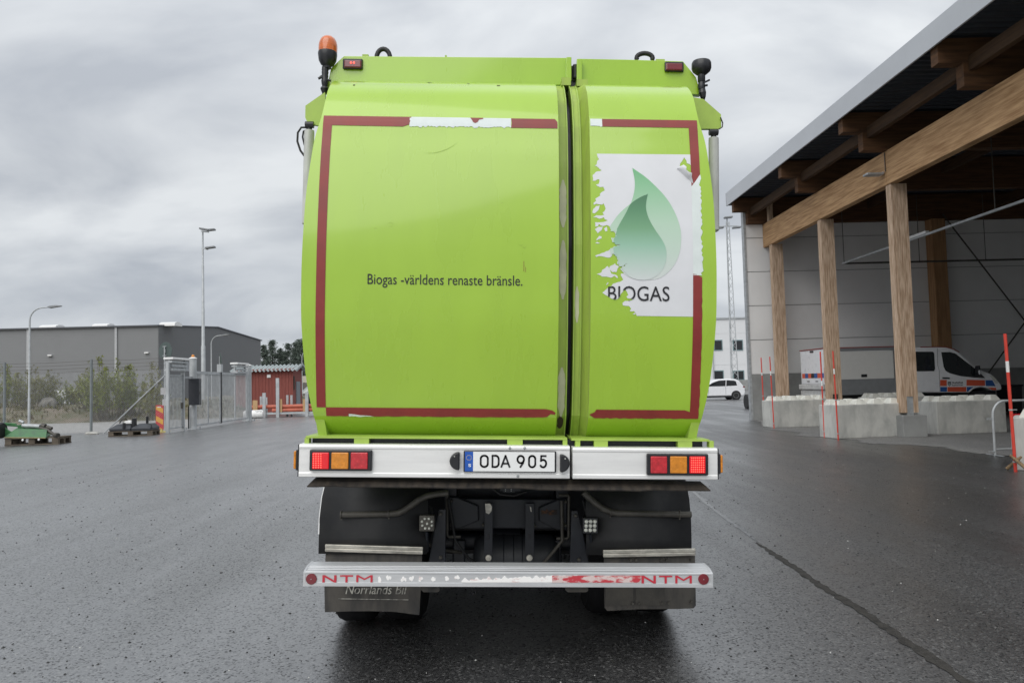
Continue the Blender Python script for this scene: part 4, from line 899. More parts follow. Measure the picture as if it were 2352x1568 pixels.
P('gap_filler', MB().box(-.6, .6, 1.05, 1.09, .62, 1.2), CHASS)
def pipe(pts, clamps, d):
    o = P('air_pipe', MB().tube([T3(x, y, d) for x, y in pts], .020, 12), STEELD, smooth=60)
    for px, py in clamps: P('pipe_clamp', MB().lathe([(.024, -.005), (.026, 0), (.024, .005)], T3(px, py, d), 14, 'x').beam(T3(px, py, d), T3(px, py+12, d), .008, .008), STEELD, o)
pipe([(782, 1181.5), (840, 1180.5), (896, 1179.6), (915, 1177.5), (930, 1171), (945, 1160), (961, 1148), (980, 1138.5), (1005, 1133.6), (1030, 1131)], [(784, 1181.5), (893, 1179.6)], .40)
pipe([(1587.5, 1180.8), (1500, 1179.5), (1420, 1178), (1402, 1175), (1384, 1167.5), (1367, 1154.5), (1350, 1140), (1340, 1130)], [(1561, 1180.5), (1402, 1176)], .40)
mb = MB().box(*[TL(1380, 1120, .6)[0], TL(1425, 1120, .6)[0]], .56, .70, TL(1380, 1152, .6)[1], TL(1380, 1120, .6)[1]); P('valve_block', mb, CHASS, bevel=.02)
def worklight(x0, y0, x1, y1, pts, rr, d=.36):
    o = P('work_light', TB(MB(), x0, y0, x1, y1, d, d+.05), BLACKP if rr > .011 else STEELD, bevel=.006)
    for k, (px, py) in enumerate(pts): P('led_lens', MB().lathe([(rr, 0), (rr*.95, -.005), (rr*.6, -.009), (0, -.010)], T3(px, py, d), 12, 'y'), CLEARL, o, smooth=60)
    cx = (x0+x1)/2; P('light_stalk', MB().tube([T3(cx, y1, d+.02), T3(cx+2, y1+45, d+.10)], .009, 8), CHASS, o)
k = lambda X_, Y_: (670.9+X_/4.135, 1079.2+Y_/4.135)
worklight(963, 1183, 997.5, 1220, [k(*p) for p in ((1261, 460), (1300, 460), (1235, 487), (1327, 487), (1283, 507), (1237, 525), (1329, 525), (1265, 552), (1302, 552))], .0085)
k = lambda X_, Y_: (1166.7+X_/4.135, 1079.2+Y_/4.135)
worklight(1339, 1189, 1373.5, 1225, [k(*p) for p in [(745+40.5*i-2*j, 487+41*j) for i in range(3) for j in range(3)]], .0125)
def wheel(cx, cy, wdt, r=.50, steer=False):
    cz = r + cx*math.tan(TILT) + .004
    o = P('wheel', MB().lathe([(.28, -wdt/2), (r-.05, -wdt/2), (r-.012, -wdt/2+.03), (r, -wdt/2+.06), (r, wdt/2-.06), (r-.012, wdt/2-.03), (r-.05, wdt/2), (.28, wdt/2)], (cx, cy, cz), 40, 'x'), TYRE, smooth=35)
    P('rim', MB().lathe([(.05, -wdt/2+.05), (.27, -wdt/2+.05), (.285, -wdt/2+.0), (.285, wdt/2), (.27, wdt/2-.05), (.05, wdt/2-.05)], (cx, cy, cz), 24, 'x'), GALV, o, smooth=35)
for s in (-1, 1):
    wheel(s*1.03, 1.15, .28); wheel(s*.70, 1.15, .28); wheel(s*1.03, 2.5, .30); wheel(s*1.03, 6.6, .32)
P('rear_axle', MB().lathe([(.07, -.6), (.07, -.15), (.17, -.1), (.17, .1), (.07, .15), (.07, .6)], (0, 1.15, .52), 16, 'x'), CHASS, smooth=40)
for s in (-1, 1):  # unseen skirts and tanks added to block light under the truck
    P('added_side_skirt', MB().box(s*1.16-.02, s*1.16+.02, 3.05, 6.0, .32, 1.2), CHASS)
    P('added_side_tank', MB().box(s*.80-.3, s*.80+.3, 3.4, 5.6, .34, 1.0), CHASS, bevel=.08)
P('body_floor', MB().box(-1.15, 1.15, .56, 7.2, 1.16, 1.22), CHASS)
P('mud_screen', MB().box(-1.12, 1.12, 1.9, 1.92, .26, 1.16), RUBBER)
# cab far ahead of the body
cabp = [(7.25, .55), (9.3, .55), (9.4, 1.3), (9.3, 2.1), (9.05, 3.0), (8.7, 3.15), (7.25, 3.15)]
cb = P('cab', MB().prism(cabp, 'x', -1.19, 1.19), WHITE, bevel=.06)
for s in (-1, 1): P('cab_window', MB().prism([(7.9, 1.9), (9.1, 1.9), (8.85, 2.75), (7.9, 2.8)], 'x', s*1.191-.004, s*1.191+.004), GLASS, cb)
P('windscreen', MB().quad((-1.05, 9.305, 2.12), (1.05, 9.305, 2.12), (1.0, 9.09, 2.9), (-1.0, 9.09, 2.9)), GLASS, cb)
# underrun bar
a, b = TL(696, 1346, 0), TL(1638, 1348, 0); xl3, xr3 = a[0], b[0]; zb3 = (a[1]+b[1])/2; ztf = (TL(697, 1314, 0)[1]+TL(1637, 1317, 0)[1])/2
pf = [(0, zb3), (0, zb3+.020), (.003, zb3+.022), (.003, ztf-.008), (0, ztf-.006), (0, ztf+.001), (.006, ztf+.006)]
for k in range(8):
    y = .02+k*.021; z = ztf+.006+.012*min(1, k/2.5); pf += [(y, z), (y+.012, z+.002), (y+.014, z-.003), (y+.019, z-.003)]
pf += [(.195, ztf+.012), (.20, ztf), (.20, zb3)]
mb = MB().prism(pf, 'x', xl3+.012, xr3-.012)
ub = P('underrun_bar', mb, ALU2)
for x0, x1 in ((xl3, xl3+.012), (xr3-.012, xr3)):
    P('bar_end_cap', MB().prism([(.0, zb3), (.0, ztf), (.02, ztf+.008), (.08, ztf+.02), (.19, ztf+.02), (.2, zb3)], 'x', x0, x1), ALU2, ub)
for px, py in ((715.5, 1328.5), (1615.5, 1329)):
    P('round_reflector', MB().lathe([(.031, .003), (.031, -.006), (.029, -.009), (0, -.010)], T3(px, py, .003), 24, 'y'), REDLD, ub, smooth=30)
    P('reflector_rivet', MB().lathe([(.003, -.010), (.002, -.012)], T3(px, py, .003), 8, 'y'), GALV, ub)
MARK = mat('red_vinyl_worn', (.50, .03, .05), .5, scale=55, col2=(.68, .60, .58), lo=.30, hi=.36)
MARKR = mat('red_vinyl', (.50, .025, .045), .5, scale=70, col2=(.62, .45, .44), lo=.24, hi=.28)
MARKW = mat('scuffed_vinyl_backing', (.86, .85, .83), .6, scale=22, col2=(.62, .40, .38), stretch=(.6, 1, 1.4), lo=.30, hi=.44)
MARKB = mat('scuffed_red_vinyl', (.50, .04, .055), .55, scale=16, col2=(.64, .52, .50), stretch=(.7, 1, 1.6), lo=.46, hi=.54)
def block_letters(spec, m):
    mb = MB()
    for ch, x0, y0, x1, y1 in spec:
        (a, b), (c, e) = TL(x0, y1, 0), TL(x1, y0, 0); tw = (c-a)*.17; y = -.0008
        f = lambda u, v: (a+u*(c-a), y, b+v*(e-b))
        def bar(u0, v0, u1, v1, wv): mb.quad(f(u0, v0), f(u0+wv, v0), f(u1+wv, v1), f(u1, v1))
        if ch == 'N': bar(0, 0, 0, 1, .17); bar(.83, 0, .83, 1, .17); mb.quad(f(.17, 1), f(.83, .27), f(.83, 0), f(.17, .72))
        if ch == 'T': mb.quad(f(0, .80), f(1, .80), f(1, 1), f(0, 1)); bar(.42, 0, .42, .80, .17)
        if ch == 'M': bar(0, 0, 0, 1, .13); bar(.87, 0, .87, 1, .13); mb.quad(f(.13, 1), f(.5, .52), f(.5, .30), f(.13, .74)); mb.quad(f(.5, .52), f(.87, 1), f(.87, .74), f(.5, .30))
    return P('maker_lettering', mb, m, ub)
block_letters([('N', 740.3, 1320, 773, 1336.5), ('T', 780.5, 1320, 811, 1336.5), ('M', 818, 1320, 856, 1336)], MARK)
block_letters([('N', 1473.5, 1321, 1506.5, 1338.7), ('T', 1513.7, 1321, 1544, 1338.7), ('M', 1551, 1321, 1589, 1338.7)], MARKR)
q = random.Random(12)
def barx(px, v): (a, b) = TL(px, 1337-v*16, 0); return (a, b)
mb = MB(); seg = [(867, 876), (884, 902), (916, 934), (938, 955), (962, 976), (990, 1000), (1022, 1032), (1044, 1056)]
for s0, s1 in seg:
    for _ in range(3):
        cx = q.uniform(s0+2, s1-2); cv = q.uniform(.25, .75); mb.prism([(barx(cx+math.cos(t)*q.uniform(2, 4.5), cv+math.sin(t)*q.uniform(.12, .36))) for t in [2*math.pi*i/9 for i in range(9)]], 'y', .0012-.0003*q.random(), .006+.001*q.random())
P('vinyl_scrap', mb, MARKW, ub)
hx = [1060+3*i for i in range(int((1330-1060)/3))]
tops = [(x, min(1, max(.22, .42+.6*NZ.noise(Vector((x*.11, 1, 3)))+(x-1060)/420))) for x in hx]
mb = MB().prism([barx(x, 0.02) for x in (1060, 1330)]+[barx(x, t) for x, t in reversed(tops)], 'y', .0004, .006); P('vinyl_band', mb, MARKW, ub)
hx = [1268+3*i for i in range(int((1474-1268)/3))]
lows = [(x, max(0, -.15+.75*NZ.noise(Vector((x*.09, 5, 3)))*(1 if x > 1350 else .2))) for x in hx]
mb = MB().prism([barx(x, t) for x, t in lows]+[barx(x, .98) for x in (1474, 1268)], 'y', -.0002, .006); P('vinyl_band', mb, MARKB, ub)

# ------------------------------------------------------------------ service van in the shelter
VY = 26.2
v0 = at(1897, 905, VY)
van = thing('service_van', 'white crew cab box van with orange and blue squares parked inside the shelter', 'van', (14.2, 27.2, 0))
def V(px, py): p = at(px, py, VY); return (p.x, p.z)
C = lambda X_, Y_: V(2041.7+X_/7.579, 775.8+Y_/7.579)
def VP(name, mb, m, par=None, **k): return obj(name, mb, m, par or van, **k)
bx0, bx1 = V(1897, 860)[0], V(2064, 860)[0]; zt_ = V(1980, 798.5)[1]; zm = V(1980, 870)[1]
bxo = VP('cargo_box', MB().box(bx0, bx1, VY, VY+2.15, .95, zt_), WHITE, bevel=.015)
VP('box_frame', MB().box(bx0-.01, bx1+.01, VY-.015, VY+.06, zt_-.10, zt_-.0).box(bx1-.14, bx1+.012, VY-.014, VY+.06, .95, zt_-.1).box(bx0-.012, bx0+.06, VY-.014, VY+.06, .95, zt_-.1), VANGREY, bxo)
VP('red_roof_edge', MB().box(bx0-.02, bx1+.02, VY-.02, VY+2.17, zt_+.002, zt_+.035), mat('dull_red_trim', (.25, .05, .04), .6), bxo)
VP('side_panel', MB().box(bx0+.07, bx1-.16, VY-.012, VY, zm, zt_-.12), mat('pale_panel', (.62, .62, .60), .45, var=.02), bxo)
VP('lower_side', MB().box(bx0+.062, bx1-.142, VY-.010, VY+.05, .95, zm-.005), VANGREY, bxo)
a, b = V(1978, 866), V(1991, 859); VP('panel_latch', MB().box(a[0], b[0], VY-.02, VY-.012, a[1], b[1]), BLACKP, bxo)
VP('rear_door', MB().box(bx0-.02, bx0-.0, VY+.10, VY+2.05, 1.36, zt_-.12), WHITE, bxo, bevel=.006)
for k in range(7): VP('rear_chequer', MB().box(bx0-.024, bx0-.02, VY+2.0-.27*k-.26, VY+2.0-.27*k, 1.55, 1.72), VANORANGE if k in (0, 2, 5) else VANBLUE if k in (1, 4, 6) else BLACKP, bxo)
for k in (.62, 1.35): VP('rear_handle', MB().box(bx0-.03, bx0-.02, VY+k, VY+k+.2, 1.42, 1.45), BLACKP, bxo)
VP('rear_step', MB().box(bx0-.12, bx0-.02, VY+.0, VY+2.12, 1.15, 1.33).box(bx0-.06, bx0-.0, VY+.05, VY+2.1, .92, 1.12), mat('step_grey', (.5, .5, .49), .5), bxo, bevel=.02)
VP('rear_lamp', MB().box(bx0-.02, bx0, VY+.01, VY+.09, 1.4, 1.9), REDL, bxo)
VP('roof_lamp', MB().box(bx0-.03, bx0-.005, VY+.95, VY+1.2, zt_-.09, zt_-.03), BLACKP, bxo)
cabp = [C(-10, 170), C(560, 165), C(840, 157), C(1000, 162), C(1130, 197), C(1230, 252), C(1480, 492), C(1560, 540), C(1780, 628), C(1880, 718), C(1962, 820), C(1975, 900), C(1870, 918), C(1800, 915), C(1740, 885), C(1670, 864), C(1600, 860), C(1530, 872), C(1460, 905), C(1415, 952), C(-10, 956)]
zz0, zz1 = min(p[1] for p in cabp), max(p[1] for p in cabp)
cab_ = VP('cab_body', MB().prism(cabp, 'y', VY, VY+2.0), WHITE, bevel=.05)
VP('red_roof_edge', MB().tube([(p[0], VY+.03, p[1]+.01) for p in cabp[1:6]], .018, 6), MATS['dull_red_trim'], cab_)
gw = VP('rear_side_window', MB().prism([C(120, 242), C(760, 240), C(785, 265), C(802, 540), C(780, 578), C(120, 582)], 'y', VY-.008, VY+.01), GLASS, cab_)
VP('seat_back', MB().prism([C(640, 330), C(700, 325), C(715, 450), C(690, 470), C(770, 540), C(785, 575), C(610, 575), C(620, 540), C(660, 470), C(630, 450)], 'y', VY-.010, VY-.008), CHASS, gw)
door = VP('cab_door', MB().prism([C(850, 178), C(1000, 178), C(1140, 215), C(1470, 500), C(1560, 560), C(1690, 700), C(1690, 720), C(1480, 860), C(1410, 940), C(880, 945), C(850, 500)], 'y', VY-.004, VY+.01), WHITE, cab_)
VP('door_gap', MB().tube([(p[0], VY-.004, p[1]) for p in (C(840, 178), C(850, 480), C(872, 560), C(888, 945))], .006, 6), BLACKP, cab_)
VP('door_window', MB().prism([C(910, 248), C(1060, 246), C(1150, 268), C(1480, 520), C(1550, 575), C(1672, 697), C(1480, 690), C(1250, 665), C(1060, 615), C(985, 572), C(950, 500)], 'y', VY-.012, VY+.008), GLASS, door)
VP('pillar', MB().beam((C(1165, 300)[0], VY-.014, C(1165, 300)[1]), (C(1205, 500)[0], VY-.014, C(1205, 500)[1]), .004, .03), BLACKP, door)
VP('door_handle', MB().prism([C(928, 685), C(1050, 690), C(1048, 714), C(930, 706)], 'y', VY-.03, VY-.004), BLACKP, door)
VP('wing_mirror', MB().prism([C(1485, 485), C(1520, 480), C(1530, 560), C(1535, 640), C(1500, 660), C(1480, 600)], 'y', VY-.22, VY-.03), BLACKP, cab_, bevel=.02)
VP('mirror_shell', MB().prism([C(1488, 565), C(1515, 560), C(1522, 610), C(1505, 640), C(1490, 620)], 'y', VY-.235, VY-.22), WHITE, cab_)
VP('headlight', MB().prism([C(1745, 645), C(1800, 655), C(1870, 715), C(1895, 790), C(1850, 795), C(1790, 700)], 'y', VY-.006, VY+.05), CLEARL, cab_)
for nm, poly, m in (('orange_square', [(890, 730), (1005, 730), (1005, 835), (890, 835)], VANORANGE), ('orange_square', [(1350, 727), (1668, 735), (1672, 832), (1350, 830)], VANORANGE), ('blue_square', [(1680, 735), (1800, 735), (1855, 840), (1688, 836)], VANBLUE),
                    ('blue_square', [(893, 853), (1010, 853), (1008, 935), (896, 935)], VANBLUE), ('orange_square', [(1018, 852), (1345, 852), (1345, 935), (1018, 935)], VANORANGE), ('blue_square', [(1355, 852), (1468, 852), (1400, 905), (1372, 932), (1355, 933)], VANBLUE), ('orange_square', [(1720, 862), (1862, 866), (1868, 908), (1800, 908)], VANORANGE)):
    VP(nm, MB().prism([C(*p) for p in poly], 'y', VY-.008, VY+.004), m, door)
mb = MB(); (a, b), (c, e) = C(1095, 797), C(1285, 757); text_y(mb, 'Skellefteå', a, c, b, e, VY-.008, off=.02); (a, b), (c, e) = C(1095, 835), C(1285, 800); text_y(mb, 'kommun', a, c, b, e, VY-.008, off=.02); VP('door_lettering', mb, INK, door)
sh_ = VP('crest', MB().prism([C(1022, 760), C(1080, 760), C(1082, 815), C(1052, 840), C(1022, 815)], 'y', VY-.008, VY), mat('crest_grey', (.13, .15, .16), .5), door)
VP('crest_field', MB().prism([C(1032, 790), C(1072, 790), C(1070, 815), C(1052, 830), C(1034, 815)], 'y', VY-.010, VY-.008), mat('crest_pale', (.35, .40, .42), .5), door)
VP('underbody', MB().box(bx0+.1, C(1900, 900)[0], VY+.15, VY+1.9, .45, .96), BLACKP)
for x in (V(1965, 900)[0]+.2, C(1600, 950)[0]):
    for y in (VY+.13, VY+1.87):
        o = VP('wheel', MB().lathe([(.2, -.11), (.33, -.11), (.35, -.08), (.35, .08), (.33, .11), (.2, .11)], (x, y, .352), 24, 'y'), RUBBER, smooth=40)
        VP('rim', MB().lathe([(.03, -.09), (.2, -.105), (.21, 0), (.2, .105), (.03, .09)], (x, y, .352), 16, 'y'), GALV, o)
p = at(2318, 893, 28.2)
bn = thing('waste_container', 'dark wheeled waste container by the wall in front of the van', 'waste container', (p.x, 28.2, 0))
obj('container_body', MB().prism([(p.x-.24, .14), (p.x+.24, .14), (p.x+.30, 1.05), (p.x-.30, 1.05)], 'y', 27.9, 28.5), BLACKP, bn, bevel=.02); obj('lid', MB().box(p.x-.32, p.x+.32, 27.86, 28.54, 1.055, 1.12), CHASS, bn, bevel=.02)
obj('wheel', MB().lathe([(.1, -.03), (.1, .03)], (p.x-.18, 27.95, .104), 12, 'y'), RUBBER, bn); obj('wheel', MB().lathe([(.1, -.03), (.1, .03)], (p.x+.18, 27.95, .104), 12, 'y'), RUBBER, bn)

# ------------------------------------------------------------------ white car and far things on the right
KY = 57.0
car = thing('parked_car', 'small white hatchback parked beyond the truck on the right', 'car', (16.4, KY+.87, 0))
xr_ = at(1712, 905, KY).x; u = lambda a, z: (xr_-4.08*a, z)
body = [u(.02, .28), u(0, .55), u(.005, .85), u(.03, 1.02), u(.10, 1.38), u(.16, 1.52), u(.30, 1.57), u(.48, 1.55), u(.60, 1.40), u(.74, 1.05), u(.93, .90), u(1, .68), u(.99, .30)]
cb = obj('car_body', MB().prism(body, 'y', KY, KY+1.73), WHITE, car, bevel=.07)
obj('side_window', MB().prism([u(.145, 1.05), u(.165, 1.36), u(.20, 1.42), u(.335, 1.46), u(.345, 1.02)], 'y', KY-.006, KY+.02), GLASS, cb); obj('side_window', MB().prism([u(.36, 1.02), u(.35, 1.46), u(.48, 1.44), u(.60, 1.28), u(.69, 1.03)], 'y', KY-.006, KY+.02), GLASS, cb)
obj('rear_window', MB().quad((xr_-.13, KY+.2, 1.08), (xr_-.13, KY+1.5, 1.08), (xr_-.40, KY+1.4, 1.44), (xr_-.40, KY+.3, 1.44)), GLASS, cb)
obj('tail_lamp', MB().box(xr_-.16, xr_-.01, KY-.008, KY+.2, .88, .98), REDLD, cb, bevel=.01); obj('door_seam', MB().box(xr_-1.46, xr_-1.445, KY-.003, KY, .4, 1.02).box(xr_-2.75, xr_-2.735, KY-.003, KY, .4, 1.02), CHASS, cb)
obj('sill', MB().box(xr_-3.3, xr_-.75, KY-.008, KY+.05, .2, .32), BLACKP, cb)
for a in (.17, .81):
    for y in (KY+.10, KY+1.63):
        x = xr_-4.08*a
        obj('wheel_arch', MB().lathe([(.36, -.114), (.36, .02)], (x, y if y < KY+1 else y+.2, .32), 20, 'y'), BLACKP, cb)
        o = obj('wheel', MB().lathe([(.19, -.13), (.29, -.13), (.315, -.1), (.315, .09), (.19, .1)], (x, y, .317), 22, 'y'), RUBBER, car, smooth=40)
        mb = MB().lathe([(.01, -.125), (.165, -.127), (.195, -.132), (.2, .0), (.03, .0)], (x, y, .317), 18, 'y')
        obj('rim', mb, GALV, o)
        obj('hub', MB().lathe([(.05, -.128), (.0, -.13)], (x, y, .317), 8, 'y'), BLACKP, o)
wb = thing('white_building', 'two storey white panelled building with dark windows far behind the hatchback', 'building', (30, 100, 0))
mb = MB(); xs_ = [14, 20.5, 27.5, 34.5, 41.5, 48]
for a, b in zip(xs_, xs_[1:]):
    for c, e in ((1.3, 3.3), (3.31, 5.4), (5.41, 7.4), (7.41, 9.3)): mb.box(a+.02, b-.02, 100, 110, c+.012, e)
mb.box(14.1, 47.9, 100.05, 109.9, 1.3, 9.25)
obj('wall', mb, mat('white_facade', (.68, .69, .70), .55, var=.03), wb); obj('plinth', MB().box(13.9, 48.1, 99.9, 110, 0, 1.3), CONC, wb); obj('roof_edge', MB().box(13.9, 48.1, 99.85, 110.1, 9.3, 9.5), GALV, wb)
for (x0, y0, x1, y1) in ((1640, 780, 1659, 805), (1683.5, 780, 1706, 805), (1639, 850, 1662, 873), (1684, 850, 1709, 873), (1595, 780, 1614, 805)):
    a, b = at(x0, y1, 99.95), at(x1, y0, 99.95); f = obj('window_frame', MB().box(a.x, b.x, 99.93, 100.02, a.z, b.z), mat('teal_frame', (.16, .24, .25), .5), wb)
    obj('pane', MB().box(a.x+.12, b.x-.12, 99.90, 99.93, a.z+.12, b.z-.12), GLASS, f)
obj('downpipe', MB().tube([(28.3, 99.85, 1), (28.3, 99.85, 9.3)], .07, 8), GALV, wb)
mp_ = at(1685, 870, 66)
mast = thing('lattice_mast', 'slim lattice floodlight mast in front of the white building', 'light mast', (mp_.x, 66, 0))
mt = at(1684, 510, 66); mb = MB(); h_ = mt.z; sections = 26
def mw(z): return .42-.26*z/h_
for s in ((-1, -1), (1, -1), (0, 1)): mb.tube([(mp_.x+s[0]*mw(0)/1.3, 66+s[1]*mw(0)/1.3, 0), (mp_.x+s[0]*mw(h_)/1.3, 66+s[1]*mw(h_)/1.3, h_)], .035, 6)
for k in range(sections):
    z0, z1 = h_*k/sections, h_*(k+1)/sections; a, b = mw(z0)/1.3, mw(z1)/1.3; s = 1 if k % 2 else -1
    mb.tube([(mp_.x-s*a, 66-a, z0), (mp_.x+s*b, 66-b, z1)], .018, 5); mb.tube([(mp_.x-a*.5*(1+s), 66-a*s, z0), (mp_.x-b*.5*(1-s), 66+b*s, z1)], .016, 5); mb.tube([(mp_.x+a*.5*(1+s), 66-a*s, z0), (mp_.x+b*.5*(1-s), 66+b*s, z1)], .016, 5)
obj('lattice', mb, GALVP, mast)
obj('cross_arm', MB().tube([(mp_.x-1.0, 66, h_-.35), (mp_.x+1.0, 66, h_-.35)], .04, 8).tube([(mp_.x, 66, h_-.4), (mp_.x, 66, h_+.4)], .05, 8), GALVP, mast)
for x, z in ((-.75, -.55), (.75, -.55), (.05, .35)): obj('lamp_head', MB().beam((mp_.x+x-.35, 65.8, h_+z), (mp_.x+x+.35, 65.8, h_+z+.05), .45, .14), mat('lamp_grey', (.22, .23, .24), .5), mast, bevel=.03)
pp = at(1727, 921, 40)
tag(obj('drain_pipe', MB().lathe([(.30, -.30), (.37, -.30), (.37, -.02), (.34, -.02), (.34, .25), (.36, .25), (.36, 3), (.30, 3)], (pp.x, 40, .372), 28, 'x'), PIPE, None, smooth=30, org=(pp.x, 40, 0)), 'orange drain pipe with black open end lying behind the shelter corner', 'pipe')
dpo = bpy.data.objects['drain_pipe']; obj('pipe_socket', MB().lathe([(.31, -.32), (.385, -.32), (.385, -.03), (.31, -.03)], (pp.x, 40, .372), 28, 'x'), RUBBER, dpo, smooth=30); obj('pipe_bore', MB().lathe([(.299, -.2), (.0, -.19)], (pp.x, 40, .372), 20, 'x'), INK, dpo)

# ------------------------------------------------------------------ left: warehouse
wh = thing('grey_warehouse', 'long grey warehouse with low gable and white roof domes behind the fence', 'warehouse', (-37, 85, 0))
mb = MB().box(-95, -37, 85, 85.3, 0, 8.9); obj('long_wall', mb, WAREH, wh)
mb = MB()
for k in range(30): z = .3*k+.02; mb.box(-95, -37.06, 84.985, 85.0, z, z+.292)
obj('cladding_boards', mb, WAREH, wh)
gx = lambda y: -37+(y-85)/15
mb = MB(); gp_ = [(85.02, 0), (115, 0), (115, 8.88), (100, 9.78), (85.02, 8.88)]; mb.add([(gx(y)-.3, y, z) for y, z in gp_]+[(gx(y)+.01, y, z) for y, z in gp_], [(0, 1, 2, 3, 4), (9, 8, 7, 6, 5)]+[(i, (i+1) % 5, 5+(i+1) % 5, 5+i) for i in range(5)])
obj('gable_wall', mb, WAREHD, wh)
mb = MB(); gp_ = [(84.7, 8.90), (100, 9.80), (115.3, 8.90), (115.3, 9.04), (100, 9.95), (84.7, 9.04)]; mb.add([(-95, y, z) for y, z in gp_]+[(gx(y)+.15, y, z) for y, z in gp_], [(0, 1, 2, 3, 4, 5), (11, 10, 9, 8, 7, 6)]+[(i, (i+1) % 6, 6+(i+1) % 6, 6+i) for i in range(6)])
obj('roof', mb, mat('roof_dark', (.10, .105, .12), .6), wh)
for px in (63.5, 266): x = at(px, 850, 84.9).x; obj('downpipe', MB().box(x-.12, x+.12, 84.85, 84.97, 0, 8.9), mat('pale_pipe', (.42, .43, .44), .5), wh)
for x0, x1 in ((92, 130), (213, 248), (367, 403)):
    a, b = at(x0, 748, 86.2).x, at(x1, 748, 86.2).x; obj('roof_dome', MB().prism([(86, 9.0), (86.05, 9.30), (86.6, 9.46), (87.4, 9.48), (88, 9.3), (88.05, 9.05)], 'x', a, b), WHITEP, wh)
for px, py in ((114, 816), (336, 810)): c = at(px, py, 84.8); obj('wall_lamp', MB().box(c.x-.22, c.x+.22, 84.7, 84.97, c.z-.09, c.z+.07), WHITEP, wh, bevel=.05)
# fence ------------------------------------------------------------------
FP = [Vector((-29.5, 35.4, 0)), Vector((-25.3, 34.4, 0)), Vector((-21.1, 33.45, 0)), Vector((-16.9, 32.45, 0)), Vector((-13.42, 31.55, 0))]
def chain(mb, a, b, z0, z1, pitch=.085, wv=.0035):
    d = b-a; Lh = d.length; ux = d/Lh; hh = z1-z0; nrm = Vector((-ux.y, ux.x, 0))*.004
    k = int((Lh+hh)/pitch)
    for s in (1, -1):
        for i in range(k):
            x0 = i*pitch-hh
            u0, w0, u1, w1 = x0, 0.0, x0+hh, hh
            if u0 < 0: w0 = -u0; u0 = 0
            if u1 > Lh: w1 = hh-(u1-Lh); u1 = Lh
            if s < 0: u0, u1 = Lh-u0, Lh-u1
            p, q = a+ux*u0+Vector((0, 0, z0+w0))+nrm*s, a+ux*u1+Vector((0, 0, z0+w1))+nrm*s
            t = Vector((0, 0, wv)); mb.add([p-t, p+t, q+t, q-t], [(0, 1, 2, 3)])
fe = thing('wire_fence', 'tall chain link fence with barbed wire and grey posts beside the gate', 'fence', FP[3])
POST = mat('grey_fence_post', (.17, .19, .195), .5, var=.1)
for p in FP[:-1]: obj('post', MB().tube([p, p+Vector((0, 0, 3.1))], .055, 10), POST, fe)
mb = MB()
for a, b in zip(FP, FP[1:]): chain(mb, a, b, .05, 2.6)
obj('chain_link', mb, GALV, fe)
mb = MB()
for z in (2.6, 2.75, 2.9, 3.04):
    for a, b in zip(FP, FP[1:]): mb.tube([a+Vector((0, 0, z)), (a+b)/2+Vector((0, 0, z-.03)), b+Vector((0, 0, z))], .006, 4)
obj('barbed_wire', mb, STEELD, fe)
gpst = FP[-1]; b1 = at(238, 990, 32.35); obj('brace', MB().tube([gpst+Vector((0, -.08, 2.35)), Vector((b1.x, b1.y, .0))], .028, 8), GALVP, fe)
for (x0, y0, x1, y1) in ((370, 890, 384, 906), (374, 916, 388, 931)):
    a, b = at(x0, y1, 31.75), at(x1, y0, 31.75); obj('notice', MB().box(a.x, b.x, 31.70, 31.71, a.z, b.z), mat('faded_notice', (.48, .47, .48), .6, scale=20), fe)
f2 = thing('wire_fence', 'lower grey wire fence section with slanting brace behind the tall fence', 'fence', gp(331, 962))
q0, q1 = gp(309.5, 963), gp(353, 961)
for p in (q0, q1): obj('post', MB().tube([p, p+Vector((0, 0, 2.5))], .05, 8), POST, f2)
obj('brace', MB().tube([q0+Vector((0, 0, 2.1)), q1+Vector((-.2, 0, .05))], .03, 8), GALVP, f2)
mb = MB(); chain(mb, q0, q1, .05, 2.4, .09, .004); obj('chain_link', mb, GALV, f2)
# gates --------------------------------------------------------------------
GX = -13.3
def yx(px): return -GX*F/(1139-px)
pg = thing('pedestrian_gate', 'narrow galvanised pedestrian gate between square posts beside the wire fence', 'gate', (GX, 32.2, 0))
ya, yb = yx(390.5), yx(425)
for y in (ya, yb): obj('post', MB().box(GX-.06, GX+.06, y-.06, y+.06, 0, 2.85 if y == ya else 2.75), GALVP, pg)
obj('gate_frame', MB().box(GX-.025, GX+.025, ya+.08, yb-.08, .14, .20).box(GX-.025, GX+.025, ya+.08, yb-.08, 2.30, 2.36).box(GX-.025, GX+.025, ya+.08, ya+.13, .14, 2.36).box(GX-.025, GX+.025, yb-.13, yb-.08, .14, 2.36), GALV, pg)
mb = MB(); y = ya+.16
while y < yb-.14: mb.box(GX-.008, GX+.008, y, y+.045, .2, 2.3); y += .13
obj('bars', mb, GALV, pg)
obj('lock_box', MB().box(GX-.04, GX+.04, yb-.2, yb-.06, .95, 1.2), STEELD, pg); obj('pull_ring', MB().tube([(GX+.05, ya+.14, 1.62), (GX+.08, ya+.17, 1.5), (GX+.05, ya+.14, 1.35)], .012, 6), GALV, pg)
def cover(par, y0, y1):
    obj('beam_housing', MB().box(GX-.16, GX+.16, y0, y1, 2.52, 2.62).box(GX-.10, GX+.10, y0+.1, y1-.1, 2.67, 2.78).box(GX-.14, GX+.14, y0, y1, 2.84, 2.92), GALV, par); obj('housing_lid', MB().box(GX-.2, GX+.2, y0-.04, y1+.04, 2.97, 3.06), WHITEP, par, bevel=.02)
    obj('housing_post', MB().box(GX-.04, GX+.04, y1-.12, y1-.02, 2.5, 2.97).box(GX-.04, GX+.04, y0+.02, y0+.10, 2.5, 2.97), GALV, par)
cover(pg, ya+.1, yb+.25)
